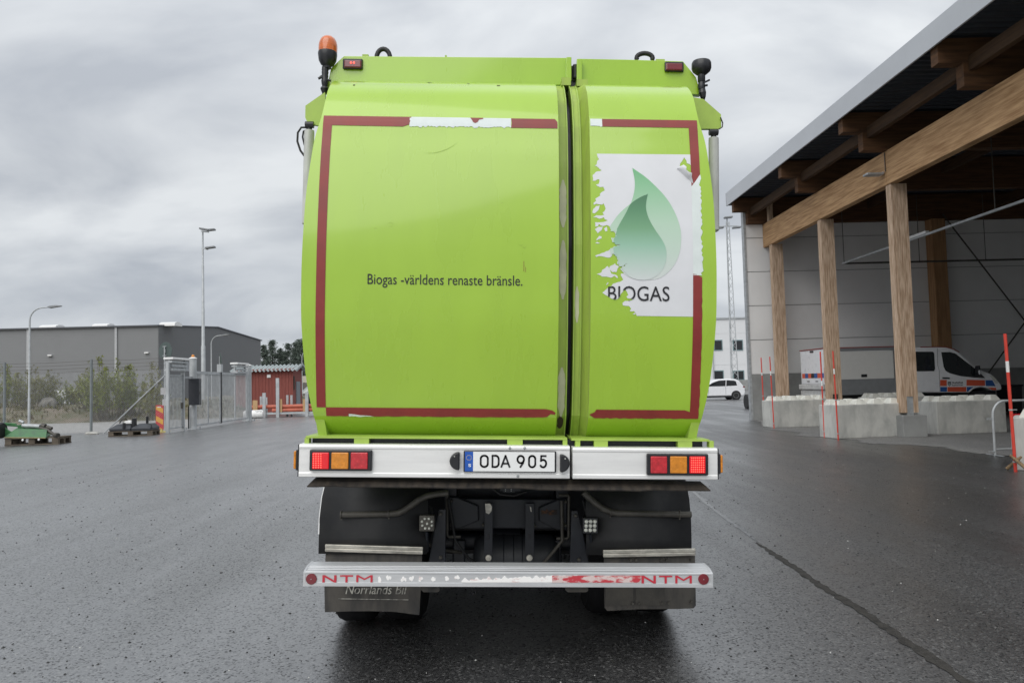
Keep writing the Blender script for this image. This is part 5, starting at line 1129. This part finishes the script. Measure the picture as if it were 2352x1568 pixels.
def pillar(px, lab, top):
    y = yx(px); t = thing('gate_pillar', lab, 'gate pillar', (GX, y, 0), group='round steel gate pillars'); r = .15
    obj('pillar_shaft', MB().tube([(GX, y, .03), (GX, y, top)], r, 20), GALVP, t, smooth=40); obj('cap', MB().lathe([(r+.02, 0), (r+.02, .03), (r*.6, .07)], (GX, y, top), 18), WHITEP, t)
    mb = MB().box(GX-.28, GX+.28, y-.28, y+.28, 0, .03)
    for i in (-1, 1):
        for j in (-1, 1): mb.tube([(GX+i*.22, y+j*.22, .03), (GX+i*.22, y+j*.22, .1)], .03, 6)
    obj('base_plate', mb, GALV, t); return t, y
p1, y1 = pillar(448, 'round gate pillar carrying the black cabinet and orange beacon', 3.08); p2, y2 = pillar(573.5, 'plain round gate pillar at the shed end of the gate', 2.95)
obj('amber_beacon', MB().lathe([(.07, 0), (.07, .06), (.04, .11)], (GX, y1, 3.15), 12), ORANGEL, p1)
obj('hinge_arm', MB().box(GX-.03, GX+.03, yb+.06, y1-.14, 2.22, 2.30).box(GX-.1, GX+.06, yb+.2, yb+.5, 2.6, 2.9), GALV, p1)
a, b = at(435.5, 930, y1-.33), at(459, 869, y1-.33)
cabn = obj('control_cabinet', MB().box(a.x, b.x, y1-.46, y1-.16, a.z, b.z), mat('cabinet_black', (.022, .025, .032), .45), p1, bevel=.012); obj('cabinet_lock', MB().box(b.x, b.x+.02, y1-.36, y1-.30, (a.z+b.z)/2-.1, (a.z+b.z)/2), STEELD, cabn)
obj('cabinet_side', MB().box(b.x-.004, b.x+.004, y1-.44, y1-.18, a.z+.03, b.z-.03), mat('cabinet_side', (.06, .065, .07), .5), cabn)
obj('cable_duct', MB().tube([(GX-.12, y1-.2, 1.0), (GX-.12, y1-.2, .05)], .03, 8), BLACKP, p1)
def leaf(y0, y1_, lab, stile):
    t = thing('vehicle_gate', lab, 'gate', (GX, y0, 0), group='leaves of the double vehicle gate')
    obj('gate_frame', MB().box(GX-.03, GX+.03, y0, y1_, .12, .20).box(GX-.03, GX+.03, y0, y1_, 2.42, 2.54).box(GX-.03, GX+.03, y0, y0+.06, .2, 2.42).box(GX-.03, GX+.03, y1_-.06, y1_, .2, 2.42).box(GX-.03, GX+.03, (y0+y1_)/2-.03, (y0+y1_)/2+.03, .2, 2.42), GALVP, t)
    mb = MB(); y = y0+.10
    while y < y1_-.08: mb.box(GX-.008, GX+.008, y, y+.045, .2, 2.42); y += .14
    obj('bars', mb, GALVP, t)
    if stile: obj('rubber_edge', MB().box(GX-.05, GX+.05, y1_+.004, y1_+.10, .1, 2.62), RUBBER, t)
    return t
ym = yx(510)
l1 = leaf(y1+.17, ym-.05, 'vehicle gate leaf with black rubber edge next to the black cabinet', True); l2 = leaf(ym+.06, y2-.25, 'vehicle gate leaf nearer the red shed', False)
cover(l2, yx(541), yx(566)); obj('stub_post', MB().box(GX-.1, GX+.1, ym-.2, ym+.05, 2.54, 2.92), GALVP, l2)
def round_sign(px, py, Y, r, turn, lab):
    c = at(px, py, Y); t = thing('round_sign', lab, 'traffic sign', (c.x, Y, 0), group='round traffic signs seen from behind')
    n = Vector((math.sin(turn), -math.cos(turn), 0)); side = Vector((math.cos(turn), math.sin(turn), 0))
    mb = MB(); vs = [c+side*r*math.cos(k*math.pi/14)+Vector((0, 0, r*math.sin(k*math.pi/14))) for k in range(28)]
    mb.add([v+n*.006 for v in vs]+[v-n*.006 for v in vs], [tuple(range(28)), tuple(range(55, 27, -1))]+[(i, (i+1) % 28, 28+(i+1) % 28, 28+i) for i in range(28)])
    pl = obj('sign_plate', mb, mat('sign_back_grey', (.07, .095, .09), .6), t); q = c+n*.05
    obj('pole', MB().tube([(q.x, q.y, 0), (q.x, q.y, c.z+r*.55)], .03, 8), GALVP, t)
    for z in (r*.5, -r*.5): obj('clamp', MB().beam(q+side*.12+Vector((0, 0, z)), q-side*.12+Vector((0, 0, z)), .02, .03), GALV, pl)
    obj('sticker', MB().beam(q+side*.08+n*.03+Vector((0, 0, -.08)), q+side*.08+n*.03+Vector((0, 0, .08)), .05, .004), WHITEP, pl)
round_sign(380, 806, 35.5, .42, R(-26), 'round traffic sign seen from behind above the pedestrian gate'); round_sign(506, 827, 52, .46, R(-60), 'round traffic sign seen from behind above the middle of the vehicle gate')
# hazard board
hb = gp(367, 992)
t = thing('hazard_board', 'upright red and yellow striped marker board on a yellow foot by the gate', 'marker board', hb)
zt2_ = at(366, 930, hb.y).z; w2 = .165; pl = obj('board', MB().box(hb.x-w2, hb.x+w2, hb.y-.02, hb.y+.02, .10, zt2_), SIGNRED, t, bevel=.012)
mb = MB(); zlo_, zhi_ = .14, zt2_-.05
for k in range(-1, 3):
    z = zlo_+k*.47+.16
    poly = []
    for u_, o_ in ((-w2+.02, .17), (w2-.02, 0), (w2-.02, .21), (-w2+.02, .38)): poly.append((hb.x+u_, min(zhi_, max(zlo_, z+o_))))
    if poly[0][1] < poly[3][1]: mb.prism(poly, 'y', hb.y-.023, hb.y-.018)
obj('yellow_stripes', mb, SIGNYEL, pl)
obj('label_strip', MB().box(hb.x-.09, hb.x+.06, hb.y-.026, hb.y-.02, zt2_-.1, zt2_-.06), WHITEP, pl)
obj('foot', MB().prism([(hb.x-.36, 0), (hb.x+.36, 0), (hb.x+.33, .045), (hb.x-.33, .045)], 'y', hb.y-.2, hb.y+.2).box(hb.x-.12, hb.x-.05, hb.y-.06, hb.y+.06, .045, .13).box(hb.x+.05, hb.x+.12, hb.y-.06, hb.y+.06, .045, .13), mat('foot_yellow', (.55, .47, .16), .7, scale=9), t)
# pallets with implements
def pallet(lab, loc, rz, first=[None]):
    if first[0]: return dup(first[0], loc, rz, lab)
    t = thing('wooden_pallet', lab, 'pallet', local=True, group='wooden pallets along the fence')
    mb = MB()
    for k in range(6): mb.box(-.6, .6, -.40+k*.136, -.40+k*.136+.12, .122, .144)
    obj('deck_boards', mb, PALLET, t); mb = MB()
    for y in (-.35, .0, .35):
        for x in (-.52, 0, .52): mb.box(x-.07, x+.07, y-.05, y+.05, .018, .104)
    mbk = mb; mb = MB()
    for y in (-.35, 0, .35): mb.box(-.6, .6, y-.05, y+.05, 0, .022)
    for x in (-.52, 0, .52): mb.box(x-.07, x+.07, -.4, .4, .10, .122)
    mb.add(mbk.v, mbk.f); obj('bearers', mb, PALLET, t); first[0] = t; t.location = loc; t.rotation_euler.z = rz; return t
c = gp(299, 1001); c.y += .35
s1 = pallet('wooden pallet under the black plastic cover, beside the hazard board', c, R(4)); s1.scale = (1.38, 1, 1.35)
t = thing('black_cover', 'black ribbed plastic implement cover with loose straps lying on a pallet', 'implement', (c.x, c.y, .195))
ob = lambda x, y, z: (c.x+x, c.y+y, z)
mb = MB()
for x0, x1 in ((-.78, .04), (.06, .80)):
    vs = [ob(x0, -.40, .20), ob(x1, -.40, .20), ob(x1, .40, .20), ob(x0, .40, .20), ob(x0, -.42, .30), ob(x1, -.42, .30), ob(x1, .42, .30), ob(x0, .42, .30), ob(x0+.18, -.14, .46), ob(x1-.12, -.14, .46), ob(x1-.12, .3, .46), ob(x0+.18, .3, .46)]
    mb.add(vs, [(0, 1, 5, 4), (1, 2, 6, 5), (2, 3, 7, 6), (3, 0, 4, 7), (4, 5, 9, 8), (5, 6, 10, 9), (6, 7, 11, 10), (7, 4, 8, 11), (8, 9, 10, 11), (3, 2, 1, 0)])
obj('shell', mb, mat('cover_black', (.032, .035, .042), .4), t, bevel=.02)
obj('hinge_tower', MB().box(c.x-.02, c.x+.10, c.y-.2, c.y+.0, .30, .68), BLACKP, t, bevel=.02); obj('latch', MB().box(c.x-.26, c.x-.16, c.y-.44, c.y-.36, .28, .52), BLACKP, t, bevel=.02); obj('tube_stub', MB().tube([ob(.45, .1, .44), ob(.45, .1, .72)], .05, 10), BLACKP, t)
obj('strap', MB().tube([ob(-.5, -.15, .5), ob(-.4, -.2, .62), ob(-.25, -.15, .66), ob(-.2, -.1, .54), ob(-.38, -.1, .50)], .022, 6).tube([ob(.6, -.3, .46), ob(.78, -.3, .42), ob(.82, -.3, .26)], .015, 6), RUBBER, t)
obj('white_wrap', MB().prism([(c.x-.36, .46), (c.x-.30, .56), (c.x-.16, .60), (c.x-.06, .56), (c.x-.02, .47)], 'y', c.y-.2, c.y+.0), WHITEP, t, bevel=.02)
rk = gp(222, 1000)
def lump(name, c, sx, sy, sz, m, seed, lab, cat):
    bm = bmesh.new(); bmesh.ops.create_icosphere(bm, subdivisions=3, radius=1); mb = MB()
    for v in bm.verts:
        f = 1+.35*NZ.noise(v.co*1.3+Vector((seed, 0, 0)))+.15*NZ.noise(v.co*4+Vector((0, seed, 0))); p = v.co*f
        mb.v.append(Vector((c.x+p.x*sx, c.y+p.y*sy, max(c.z-.1, c.z+sz*.6+p.z*sz))))
    bm.verts.index_update(); mb.f = [tuple(v.index for v in f.verts) for f in bm.faces]; bm.free()
    return tag(obj(name, mb, m, None, smooth=30, org=c), lab, cat)
lump('rubble_heap', Vector((-16.75, 32.25, 0)), .30, .2, .07, mat('pale_rubble', (.36, .355, .33), .9, scale=9), 3, 'small heap of pale rubble at the foot of a fence post', 'rubble')
pb = at(109, 950, 49.5); lump('concrete_lump', Vector((pb.x, 49.5, bank_h(pb.x, 49.5)-.1)), .55, .4, .48, mat('dark_lump', (.085, .08, .07), .9, scale=2.5, col2=(.2, .19, .17)), 8, 'dark broken concrete lump on the earth bank', 'concrete lump')
# green mower implement on a pallet at the left edge
mc = gp(60, 1022)
s2 = pallet('dark wooden pallet under the green mower implement at the left edge', Vector((mc.x+.15, mc.y+.45, 0)), R(3)); s2.scale = (1.45, 1.1, 1.7)
t = thing('mower_implement', 'green flail mower implement with yellowed rim and steel rollers on a pallet', 'mower implement', (mc.x, mc.y+.5, .245))
o3 = lambda px, py, dy=0: at(px, py, mc.y+dy)
def flat(pts, y0, y1): return MB().prism([(o3(px, py, y0).x, o3(px, py, y0).z) for px, py in pts], 'y', mc.y+y0, mc.y+y1)
mb = MB(); lo = [o3(10, 1003, -.05), o3(106, 1004, -.05), o3(122, 992, .75), o3(30, 992, .75)]; hi = [o3(36, 984, .12), o3(108, 986, .12), o3(112, 982, .7), o3(40, 982, .7)]
base = [v-Vector((0, 0, .04)) for v in lo]
obj('deck_shell', mb.add(base+lo+hi, [(0, 3, 2, 1), (0, 1, 5, 4), (1, 2, 6, 5), (2, 3, 7, 6), (3, 0, 4, 7), (4, 5, 9, 8), (5, 6, 10, 9), (6, 7, 11, 10), (7, 4, 8, 11), (8, 9, 10, 11)]), MOWGREEN, t, bevel=.01)
obj('rim', MB().tube([o3(10, 1004.5, -.06), o3(104, 1005.5, -.06), o3(122, 993.5, .74)], .018, 8), mat('worn_yellow_rim', (.26, .23, .11), .6), t)
obj('arm_plate', flat([(-25, 976), (0, 972), (8, 976), (14, 984), (22, 990), (38, 992), (38, 997), (12, 1000), (0, 1000), (-25, 1000)], .1, .16), MOWGREEN, t, bevel=.01)
obj('linkage_frame', flat([(8, 970), (34, 972), (36, 976), (52, 974), (90, 975), (112, 988), (112, 994), (84, 984), (56, 982), (50, 990), (42, 990), (40, 980), (14, 978), (6, 974)], .35, .45), MOWGREEN, t, bevel=.01)
obj('ram', MB().tube([o3(52, 977, .3), o3(92, 979, .3)], .07, 12).tube([o3(44, 966, .3), o3(54, 970, .3)], .05, 10), GALV, t, smooth=40)
obj('drive_shaft', MB().tube([o3(92, 982, .25), o3(108, 987, .2), o3(128, 1000, .1)], [.05, .06, .045], 10).tube([o3(96, 977, .3), o3(104, 979, .3)], .09, 10).tube([o3(108, 980, .3), o3(119, 984, .28)], .06, 10).tube([o3(127, 999, .1), o3(133, 1000, .05)], .09, 12), STEELD, t, smooth=40)
obj('side_wheel', MB().lathe([(.05, -.09), (.24, -.09), (.27, -.05), (.27, .05), (.24, .09), (.05, .09)], o3(1, 988, .0), 20, 'x'), RUBBER, t, smooth=40)
obj('skid_bolt', MB().lathe([(.04, 0), (.03, -.02)], o3(52, 1010, -.16), 10, 'y').lathe([(.04, 0), (.03, -.02)], o3(89, 1009, -.16), 10, 'y'), WHITEP, t)
# red shed
SX0, SX1, SY0, SY1 = -17.6, at(673, 900, 52).x, 52.0, 54.4
shd = thing('red_shed', 'small red board shed with grey corrugated roof behind the pipe rack', 'shed', ((SX0+SX1)/2, 53.2, 0))
ze = at(625, 851, 51.8).z; zr = at(680, 837, 53.2).z
mb = MB().box(SX0, SX1, SY0, SY1, 0, ze+.12); x = SX0
while x < SX1-.05: mb.box(x, x+.09, SY0-.025, SY0, 0, ze+.1); x += .22
mb.prism([(SY0, ze+.12), (SY1, ze+.12), (53.2, zr-.05)], 'x', SX1-.1, SX1)
obj('board_wall', mb, SHEDRED, shd)
mb = MB(); x = SX0-.2; vs = []
while x <= SX1+.35: vs.append((x, .05*math.sin((x-SX0)*2*math.pi/.27))); x += .025
for sgn in (-1, 1):
    k = len(vs); mb.add([(x, 53.2+sgn*1.55, ze-.02+h) for x, h in vs]+[(x, 53.2, zr+h) for x, h in vs], [(i, i+1, k+i+1, k+i) for i in range(k-1)])
ro = obj('roof', mb, SHEDROOF, shd, smooth=60); obj('verge_board', MB().beam((SX1+.36, 51.62, ze-.03), (SX1+.36, 53.2, zr), .03, .14).beam((SX1+.36, 54.78, ze-.03), (SX1+.36, 53.2, zr), .03, .14), SHEDROOF, ro)
obj('door', MB().box(SX1, SX1+.05, 52.75, 53.75, .08, 2.15), mat('shed_door_grey', (.20, .22, .24), .6), shd); obj('side_grille', MB().box(SX1-.0, SX1+.03, 52.1, 52.45, 1.6, 2.5), RUST, shd)
c = at(617.5, 863.5, 51.95); obj('wall_tag', MB().box(c.x-.12, c.x+.12, 51.93, 51.975, c.z-.1, c.z+.1), WHITEP, shd)
# pipe rack with terracotta pipes
RY = 46.5
rk_ = thing('pipe_rack', 'low galvanised pipe rack with steel uprights in front of the red shed', 'rack', (-12, RY, 0))
xL, xR = at(566, 950, RY).x, -7.0
obj('base_beam', MB().box(xL, xR, RY-.30, RY-.20, .16, .28).box(xL, xR, RY+.5, RY+.6, .16, .28), GALVP, rk_)
for px, ytop in ((607, 902), (638, 868), (705, 900)): x = at(px, 940, RY-.34).x; zt5 = at(px, ytop, RY-.34).z; obj('upright', MB().box(x-.09, x+.09, RY-.40, RY-.28, 0, zt5), GALVP, rk_)
for px, ytop in ((600, 910), (660.5, 907), (670, 907), (612, 912), (735, 905)): x = at(px, 940, RY+.55).x; zt5 = at(px, ytop, RY+.55).z; obj('upright', MB().box(x-.06, x+.06, RY+.48, RY+.58, 0, zt5), GALVP, rk_)
q = random.Random(4); nlab = {(0, 0): 'lowest front terracotta pipe on the rack', (0, 1): 'terracotta pipe lying on top of the front row of the rack', (1, 0): 'lower terracotta pipe in the middle row of the rack', (1, 1): 'upper terracotta pipe in the middle row of the rack', (2, 0): 'terracotta pipe in the back row of the rack'}
for (i, j), lab in nlab.items():
    x0 = xL+1.6+q.uniform(-.1, .3) if j == 0 else xL+.6*i+.2; z = .285+.11+j*.222; y = RY-.14+.23*i+.03*j
    o = obj('terracotta_pipe', MB().lathe([(.095, x0), (.125, x0), (.125, x0+.15), (.11, x0+.18), (.11, xR+.5), (.09, xR+.5)], (0, y, z), 16, 'x'), PIPE, None, smooth=40, org=(x0, y, z)); tag(o, lab, 'pipe', 'terracotta pipes on the rack')
for px, lab in ((584, 'short pine batten tied to the pipes beside the white roll'), (589.5, 'second short pine batten just right of its twin by the white roll'), (646, 'pine batten tied against the pipes beside the tallest upright'), (699, 'pine batten tied against the pipes at the truck end')):
    c = at(px, 930, RY-.2); zt5 = at(px, 919 if px < 600 else 916, RY-.2).z; o = obj('batten', MB().box(c.x-.07, c.x+.07, RY-.285, RY-.255, .29, zt5), PINEW, None, org=(c.x, RY-.27, .29)); tag(o, lab, 'batten', 'pine battens on the pipe rack')
c = at(585, 944, 45.3); x0, x1 = at(560, 944, 45.3).x, at(606, 944, 45.3).x
ro = thing('wrapped_roll', 'white and blue plastic wrapped roll lying behind the gate pillar', 'roll', ((x0+x1)/2, 45.3, 0))
obj('wrap', MB().lathe([(.02, x0), (.20, x0+.02), (.235, x0+.1), (.235, x1-.12), (.20, x1-.03), (.05, x1)], (0, 45.3, .24), 20, 'x'), WHITEP, ro, smooth=50); obj('blue_band', MB().lathe([(.23, x0+.2), (.238, x0+.22), (.238, x0+.50), (.23, x0+.52)], (0, 45.3, .24), 20, 'x'), BLUE, ro, smooth=50)
mb = MB()
for k in range(4): a = x1-.42+.1*k; mb.tube([(a+.045*math.cos(w_), 45.3-.24*math.cos(.7+.10*math.sin(w_)), .24+.24*math.sin(.7+.10*math.sin(w_))+.002) for w_ in [math.pi*2*i/10*(1 if k % 2 else .6) for i in range(11)]], .008, 5)
obj('printed_marks', mb, INK, ro)
# beige arcade and grey lean-to far behind
bb = thing('beige_building', 'low beige building with dark arches far behind the red shed', 'building', (-29, 120, 0))
obj('wall', MB().box(-36, -22, 120, 128, 0, 3.6), BEIGE, bb)
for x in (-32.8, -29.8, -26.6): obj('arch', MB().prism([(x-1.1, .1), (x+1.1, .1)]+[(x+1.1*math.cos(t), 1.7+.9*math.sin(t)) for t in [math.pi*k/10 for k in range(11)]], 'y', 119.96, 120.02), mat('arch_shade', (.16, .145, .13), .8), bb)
lt = thing('lean_to', 'small lean-to with pale ribbed roof between the shed and the truck', 'lean-to', (-14, 62, 0))
a, b = at(689, 904, 61), at(735, 889, 63); mb = MB()
obj('ribbed_roof', MB().prism([(61, a.z), (63.2, b.z), (63.2, b.z+.05), (61, a.z+.05)], 'x', a.x, a.x+3.4), mat('pale_roof', (.40, .41, .38), .6, scale=2), lt)
for k in range(9): mb.beam((a.x+.1+k*.4, 61, a.z+.07), (a.x+.1+k*.4, 63.2, b.z+.07), .05, .05)
obj('roof_ribs', mb, GALV, lt)
for x in (a.x+.1, a.x+1.0, a.x+2.2, a.x+3.3): obj('post', MB().box(x-.05, x+.05, 61.05, 61.15, 0, a.z), GALV, lt)
obj('back_wall', MB().box(a.x, a.x+3.4, 63.1, 63.2, 0, b.z), CHASS, lt)
# lamps
def street_lamp():
    t = thing('street_lamp', 'x', 'street lamp', local=True, group='curved arm street lamps')
    obj('pole', MB().tube([(0, 0, 0), (0, 0, 1.5), (0, 0, 1.55), (0, 0, 5.9)]+[(.75-.75*math.cos(a), 0, 5.9+.72*math.sin(a)) for a in [R(15*k) for k in range(1, 7)]]+[(1.05, 0, 6.64)], [.07, .07, .055, .05]+[.04]*6+[.035], 10), GALVP, t, smooth=40)
    obj('lamp_head', MB().prism([(.98, 6.61), (1.15, 6.57), (1.75, 6.66), (1.78, 6.70), (1.5, 6.74), (1.1, 6.70)], 'y', -.12, .12), mat('lamp_grey', (.22, .23, .24), .5), t, bevel=.03); return t
sl_ = street_lamp(); p = at(66.5, 960, 44); sl_.location = (p.x, 44, 0); sl_['label'] = 'curved street lamp nearest the left edge, standing behind the mower'
p = at(485.5, 860, 70); dup(sl_, (p.x, 70, 0), R(-8), 'curved street lamp in front of the warehouse gable, right of the tall mast'); p = at(694, 870, 104); dup(sl_, (p.x, 104, 0), 0, 'distant curved street lamp beside the red shed roof by the truck')
p = at(467, 850, 60); ht = at(466, 530, 60).z
t = thing('floodlight_pole', 'tall stepped steel floodlight pole with three lamp heads in front of the warehouse', 'light pole', (p.x, 60, 0))
zz = lambda y: at(466, y, 60).z
obj('pole', MB().tube([(p.x, 60, 0), (p.x, 60, zz(795)), (p.x, 60, zz(793)), (p.x, 60, zz(708)), (p.x, 60, zz(707)), (p.x, 60, zz(610)), (p.x, 60, zz(609)), (p.x, 60, ht)], [.17, .16, .125, .115, .10, .09, .07, .06], 12), GALVP, t, smooth=30)
for x0, x1, y0, y1_, dy in ((459, 480, 525, 528.5, -.4), (475, 494, 529, 527, .3), (472, 494, 570, 567, -.3)):
    a, b = at(x0, y0, 60+dy), at(x1, y1_, 60+dy); obj('lamp_head', MB().beam(a, b, .42, .13), MATS['lamp_grey'], t, bevel=.03)
obj('bracket', MB().beam(at(463, 570.5, 60), at(478, 573, 60), .08, .08).beam(at(462, 531, 60), at(480, 533, 60), .08, .1), GALVP, t)
# parked white van beyond the bushes
bvx = at(115, 915, 76).x
t = thing('parked_van', 'white van half hidden behind bushes at the foot of the warehouse', 'van', (bvx+1.6, 77, 0))
vb = obj('van_body', MB().prism([(bvx, .45), (bvx+4.4, .45), (bvx+4.4, 1.05), (bvx+3.6, 1.25), (bvx+3.0, 2.0), (bvx+2.7, 2.1), (bvx, 2.1)], 'y', 76, 77.9), WHITE, t, bevel=.06)
obj('side_window', MB().prism([(bvx+1.9, 1.25), (bvx+3.4, 1.25), (bvx+2.95, 1.85), (bvx+1.9, 1.9)], 'y', 75.99, 76.02), GLASS, vb)
for x in (.8, 3.6): obj('wheel', MB().lathe([(.1, -.1), (.32, -.1), (.33, 0), (.32, .1), (.1, .1)], (bvx+x, 76.1, .33), 16, 'y'), RUBBER, t)
# bushes
def bush(name, lab, px, Y, hgt, wid, seed, nst, nleaf, m, lean=.25, cat='bush'):
    q = random.Random(seed); c = at(px, 930, Y); z0 = max(0, bank_h(c.x, Y))
    t = thing(name, lab, cat, (c.x, Y, z0), group='young bushes along the fence'); st = MB(); lf = MB(); hgt *= 1.12
    for s in range(nst):
        a = q.uniform(0, 6.28); rr = wid*q.random()**.6; h = hgt*q.uniform(.55, 1.0)*(1-.35*(rr/wid)**2)
        p0 = Vector((c.x+math.cos(a)*rr*.5, Y+math.sin(a)*rr*.5, z0)); p1 = p0+Vector((math.cos(a)*rr*.35, math.sin(a)*rr*.35, h*.55)); p2 = p1+Vector((math.cos(a)*rr*lean+q.uniform(-.1, .1), math.sin(a)*rr*lean, h*.45))
        st.tube([p0, p1, p2], [.018, .012, .004], 4, False)
        for b in range(14):
            f = q.uniform(.2, 1); b0 = p0.lerp(p1, f/.55) if f < .55 else p1.lerp(p2, (f-.55)/.45)
            d = Vector((q.gauss(0, 1), q.gauss(0, 1), q.uniform(.5, 1.8))).normalized()*q.uniform(.25, .7)*(1.1-f*.6); b1 = b0+d; st.tube([b0, b1], [.006, .002], 3, False)
            for _ in range(nleaf):
                e_ = b0.lerp(b1, q.random())+Vector((q.gauss(0, .05), q.gauss(0, .05), q.gauss(0, .05))); s_ = q.uniform(.022, .055)
                u_ = Vector((q.gauss(0, 1), q.gauss(0, 1), q.gauss(0, 1))).normalized()*s_; v_ = Vector((q.gauss(0, 1), q.gauss(0, 1), q.gauss(0, 1))).normalized()*s_
                lf.add([e_-u_, e_+v_, e_+u_, e_-v_], [(0, 1, 2, 3)])
    obj('stems', st, BARK, t); obj('leaves', lf, m, t)
bush('leafy_bush', 'largest pale green bush right of the middle fence post', 248, 46.5, 3.7, 1.5, 1, 46, 13, LEAF1)
bush('leafy_bush', 'bushy shrub between the largest bush and the gate brace', 300, 47.5, 3.0, 1.4, 2, 34, 13, LEAF1)
bush('leafy_bush', 'thin upright shrub near the hazard board, in front of the warehouse corner', 352, 46, 3.5, .7, 3, 16, 9, LEAF2)
bush('leafy_bush', 'dense low shrub left of the largest bush', 206, 49, 2.5, 1.2, 4, 26, 11, LEAF2)
bush('leafy_bush', 'bare twiggy bush beside the near street lamp', 84, 50, 2.9, 1.3, 5, 26, 8, LEAF2)
bush('leafy_bush', 'twiggy bush just right of the near street lamp', 112, 51, 2.5, .9, 6, 16, 7, LEAF2)
bush('leafy_bush', 'greenish bush at the far left edge behind the fence', 8, 50, 2.7, 1.5, 7, 26, 10, LEAF1)
bush('leafy_bush', 'bare bush between the left edge and the first fence post', 38, 52, 2.8, .9, 8, 14, 6, LEAF2)
bush('leafy_bush', 'small budding bush in front of the half hidden white van', 150, 53, 1.7, 1.3, 9, 18, 8, LEAF1)
bush('leafy_bush', 'low yellow green bush at the bank edge below the white van', 178, 52, 1.6, .8, 10, 14, 9, LEAF1)
# pines
def pine(seed):
    q = random.Random(seed); t = thing('pine_tree', 'x', 'tree', local=True, group='pines beyond the red shed'); hh = 11
    obj('trunk', MB().tube([(0, 0, 0), (.05, 0, hh*.5), (0, .05, hh*.97)], [.20, .14, .03], 8), BARK, t); mb = MB()
    for _ in range(260):
        f = q.random()**1.05; z = 1.0+f*(hh-1.0); rmax = (2.2*(1-f)**.9+.12)*q.uniform(.6, 1.15)
        a = q.uniform(0, 6.28); r = rmax*q.random()**.45; cc = Vector((math.cos(a)*r, math.sin(a)*r, z-r*.12)); sz = q.uniform(.28, .6)
        for _ in range(16):
            e_ = cc+Vector((q.gauss(0, sz*.5), q.gauss(0, sz*.5), q.gauss(0, sz*.28))); d = Vector((q.gauss(0, 1), q.gauss(0, 1), q.gauss(.3, .6))).normalized()*q.uniform(.10, .24); w_ = d.cross(Vector((q.gauss(0, 1), q.gauss(0, 1), q.gauss(0, 1)))).normalized()*.07
            mb.add([e_-d+w_, e_-d-w_, e_+d], [(0, 1, 2)])
    obj('crown', mb, PINE, t); return t
PN = [pine(11), pine(12), pine(13)]
spots = [(606, 150, 1.0, 'pine right against the warehouse corner'), (626, 146, 1.05, 'broad pine second from the warehouse corner'), (644, 150, .93, 'pine above the middle of the shed roof'), (662, 147, 1.0, 'narrow pine above the right half of the shed roof'), (680, 143, .99, 'pine above the shed gable'),
         (697, 138, 1.03, 'tall pine just left of the truck tail'), (613, 172, 1.02, 'farther pine in the gap beside the warehouse corner'), (653, 175, .98, 'farther pine seen in the gap above the shed roof'), (688, 168, 1.2, 'farther tall pine showing above its neighbours near the truck'), (715, 150, 1.02, 'pine hidden mostly by the truck edge')]
for i, (px, Y, s, lab) in enumerate(spots):
    x = at(px, 880, Y).x
    if i < 3: t = PN[i]; t.location = (x, Y, 0); t.scale = (s*1.15, s*1.15, s*.93); t['label'] = lab
    else: t = dup(PN[i % 3], (x, Y, 0), i*1.3, lab, s); t.scale = (s*1.15, s*1.15, s*.93)
ub_ = MB(); q = random.Random(31)
for _ in range(30000):
    x = q.uniform(-230, 230); y = q.uniform(205, 225); z = q.uniform(.1, 7.5+2.5*NZ.noise(Vector((x*.13, 0, 0)))+1.2*NZ.noise(Vector((x*.5, 3, 0)))); d = Vector((q.gauss(0, 1), q.gauss(0, 1), q.gauss(.2, 1))).normalized()*q.uniform(.4, .9); w_ = d.cross(Vector((0, .3, 1))).normalized()*.34; e_ = Vector((x, y, z)); ub_.add([e_-d+w_, e_-d-w_, e_+d], [(0, 1, 2)])
hb_ = MB(); k_ = 60; hb_.add([(-240+8*i, 207, -.1) for i in range(k_+1)]+[(-240+8*i, 226, 5.5+2*NZ.noise(Vector((i*1.0, 0, 0)))) for i in range(k_+1)]+[(-240+8*i, 260, -.1) for i in range(k_+1)], [(r_*(k_+1)+i, r_*(k_+1)+i+1, (r_+1)*(k_+1)+i+1, (r_+1)*(k_+1)+i) for r_ in range(2) for i in range(k_)])
struct('hills', hb_, mat('forest_floor', (.03, .04, .03), .9))
o = obj('woodland', ub_, PINE); o['kind'] = 'stuff'; o['label'] = 'dense dark woodland undergrowth behind the pines'; o['category'] = 'woodland'
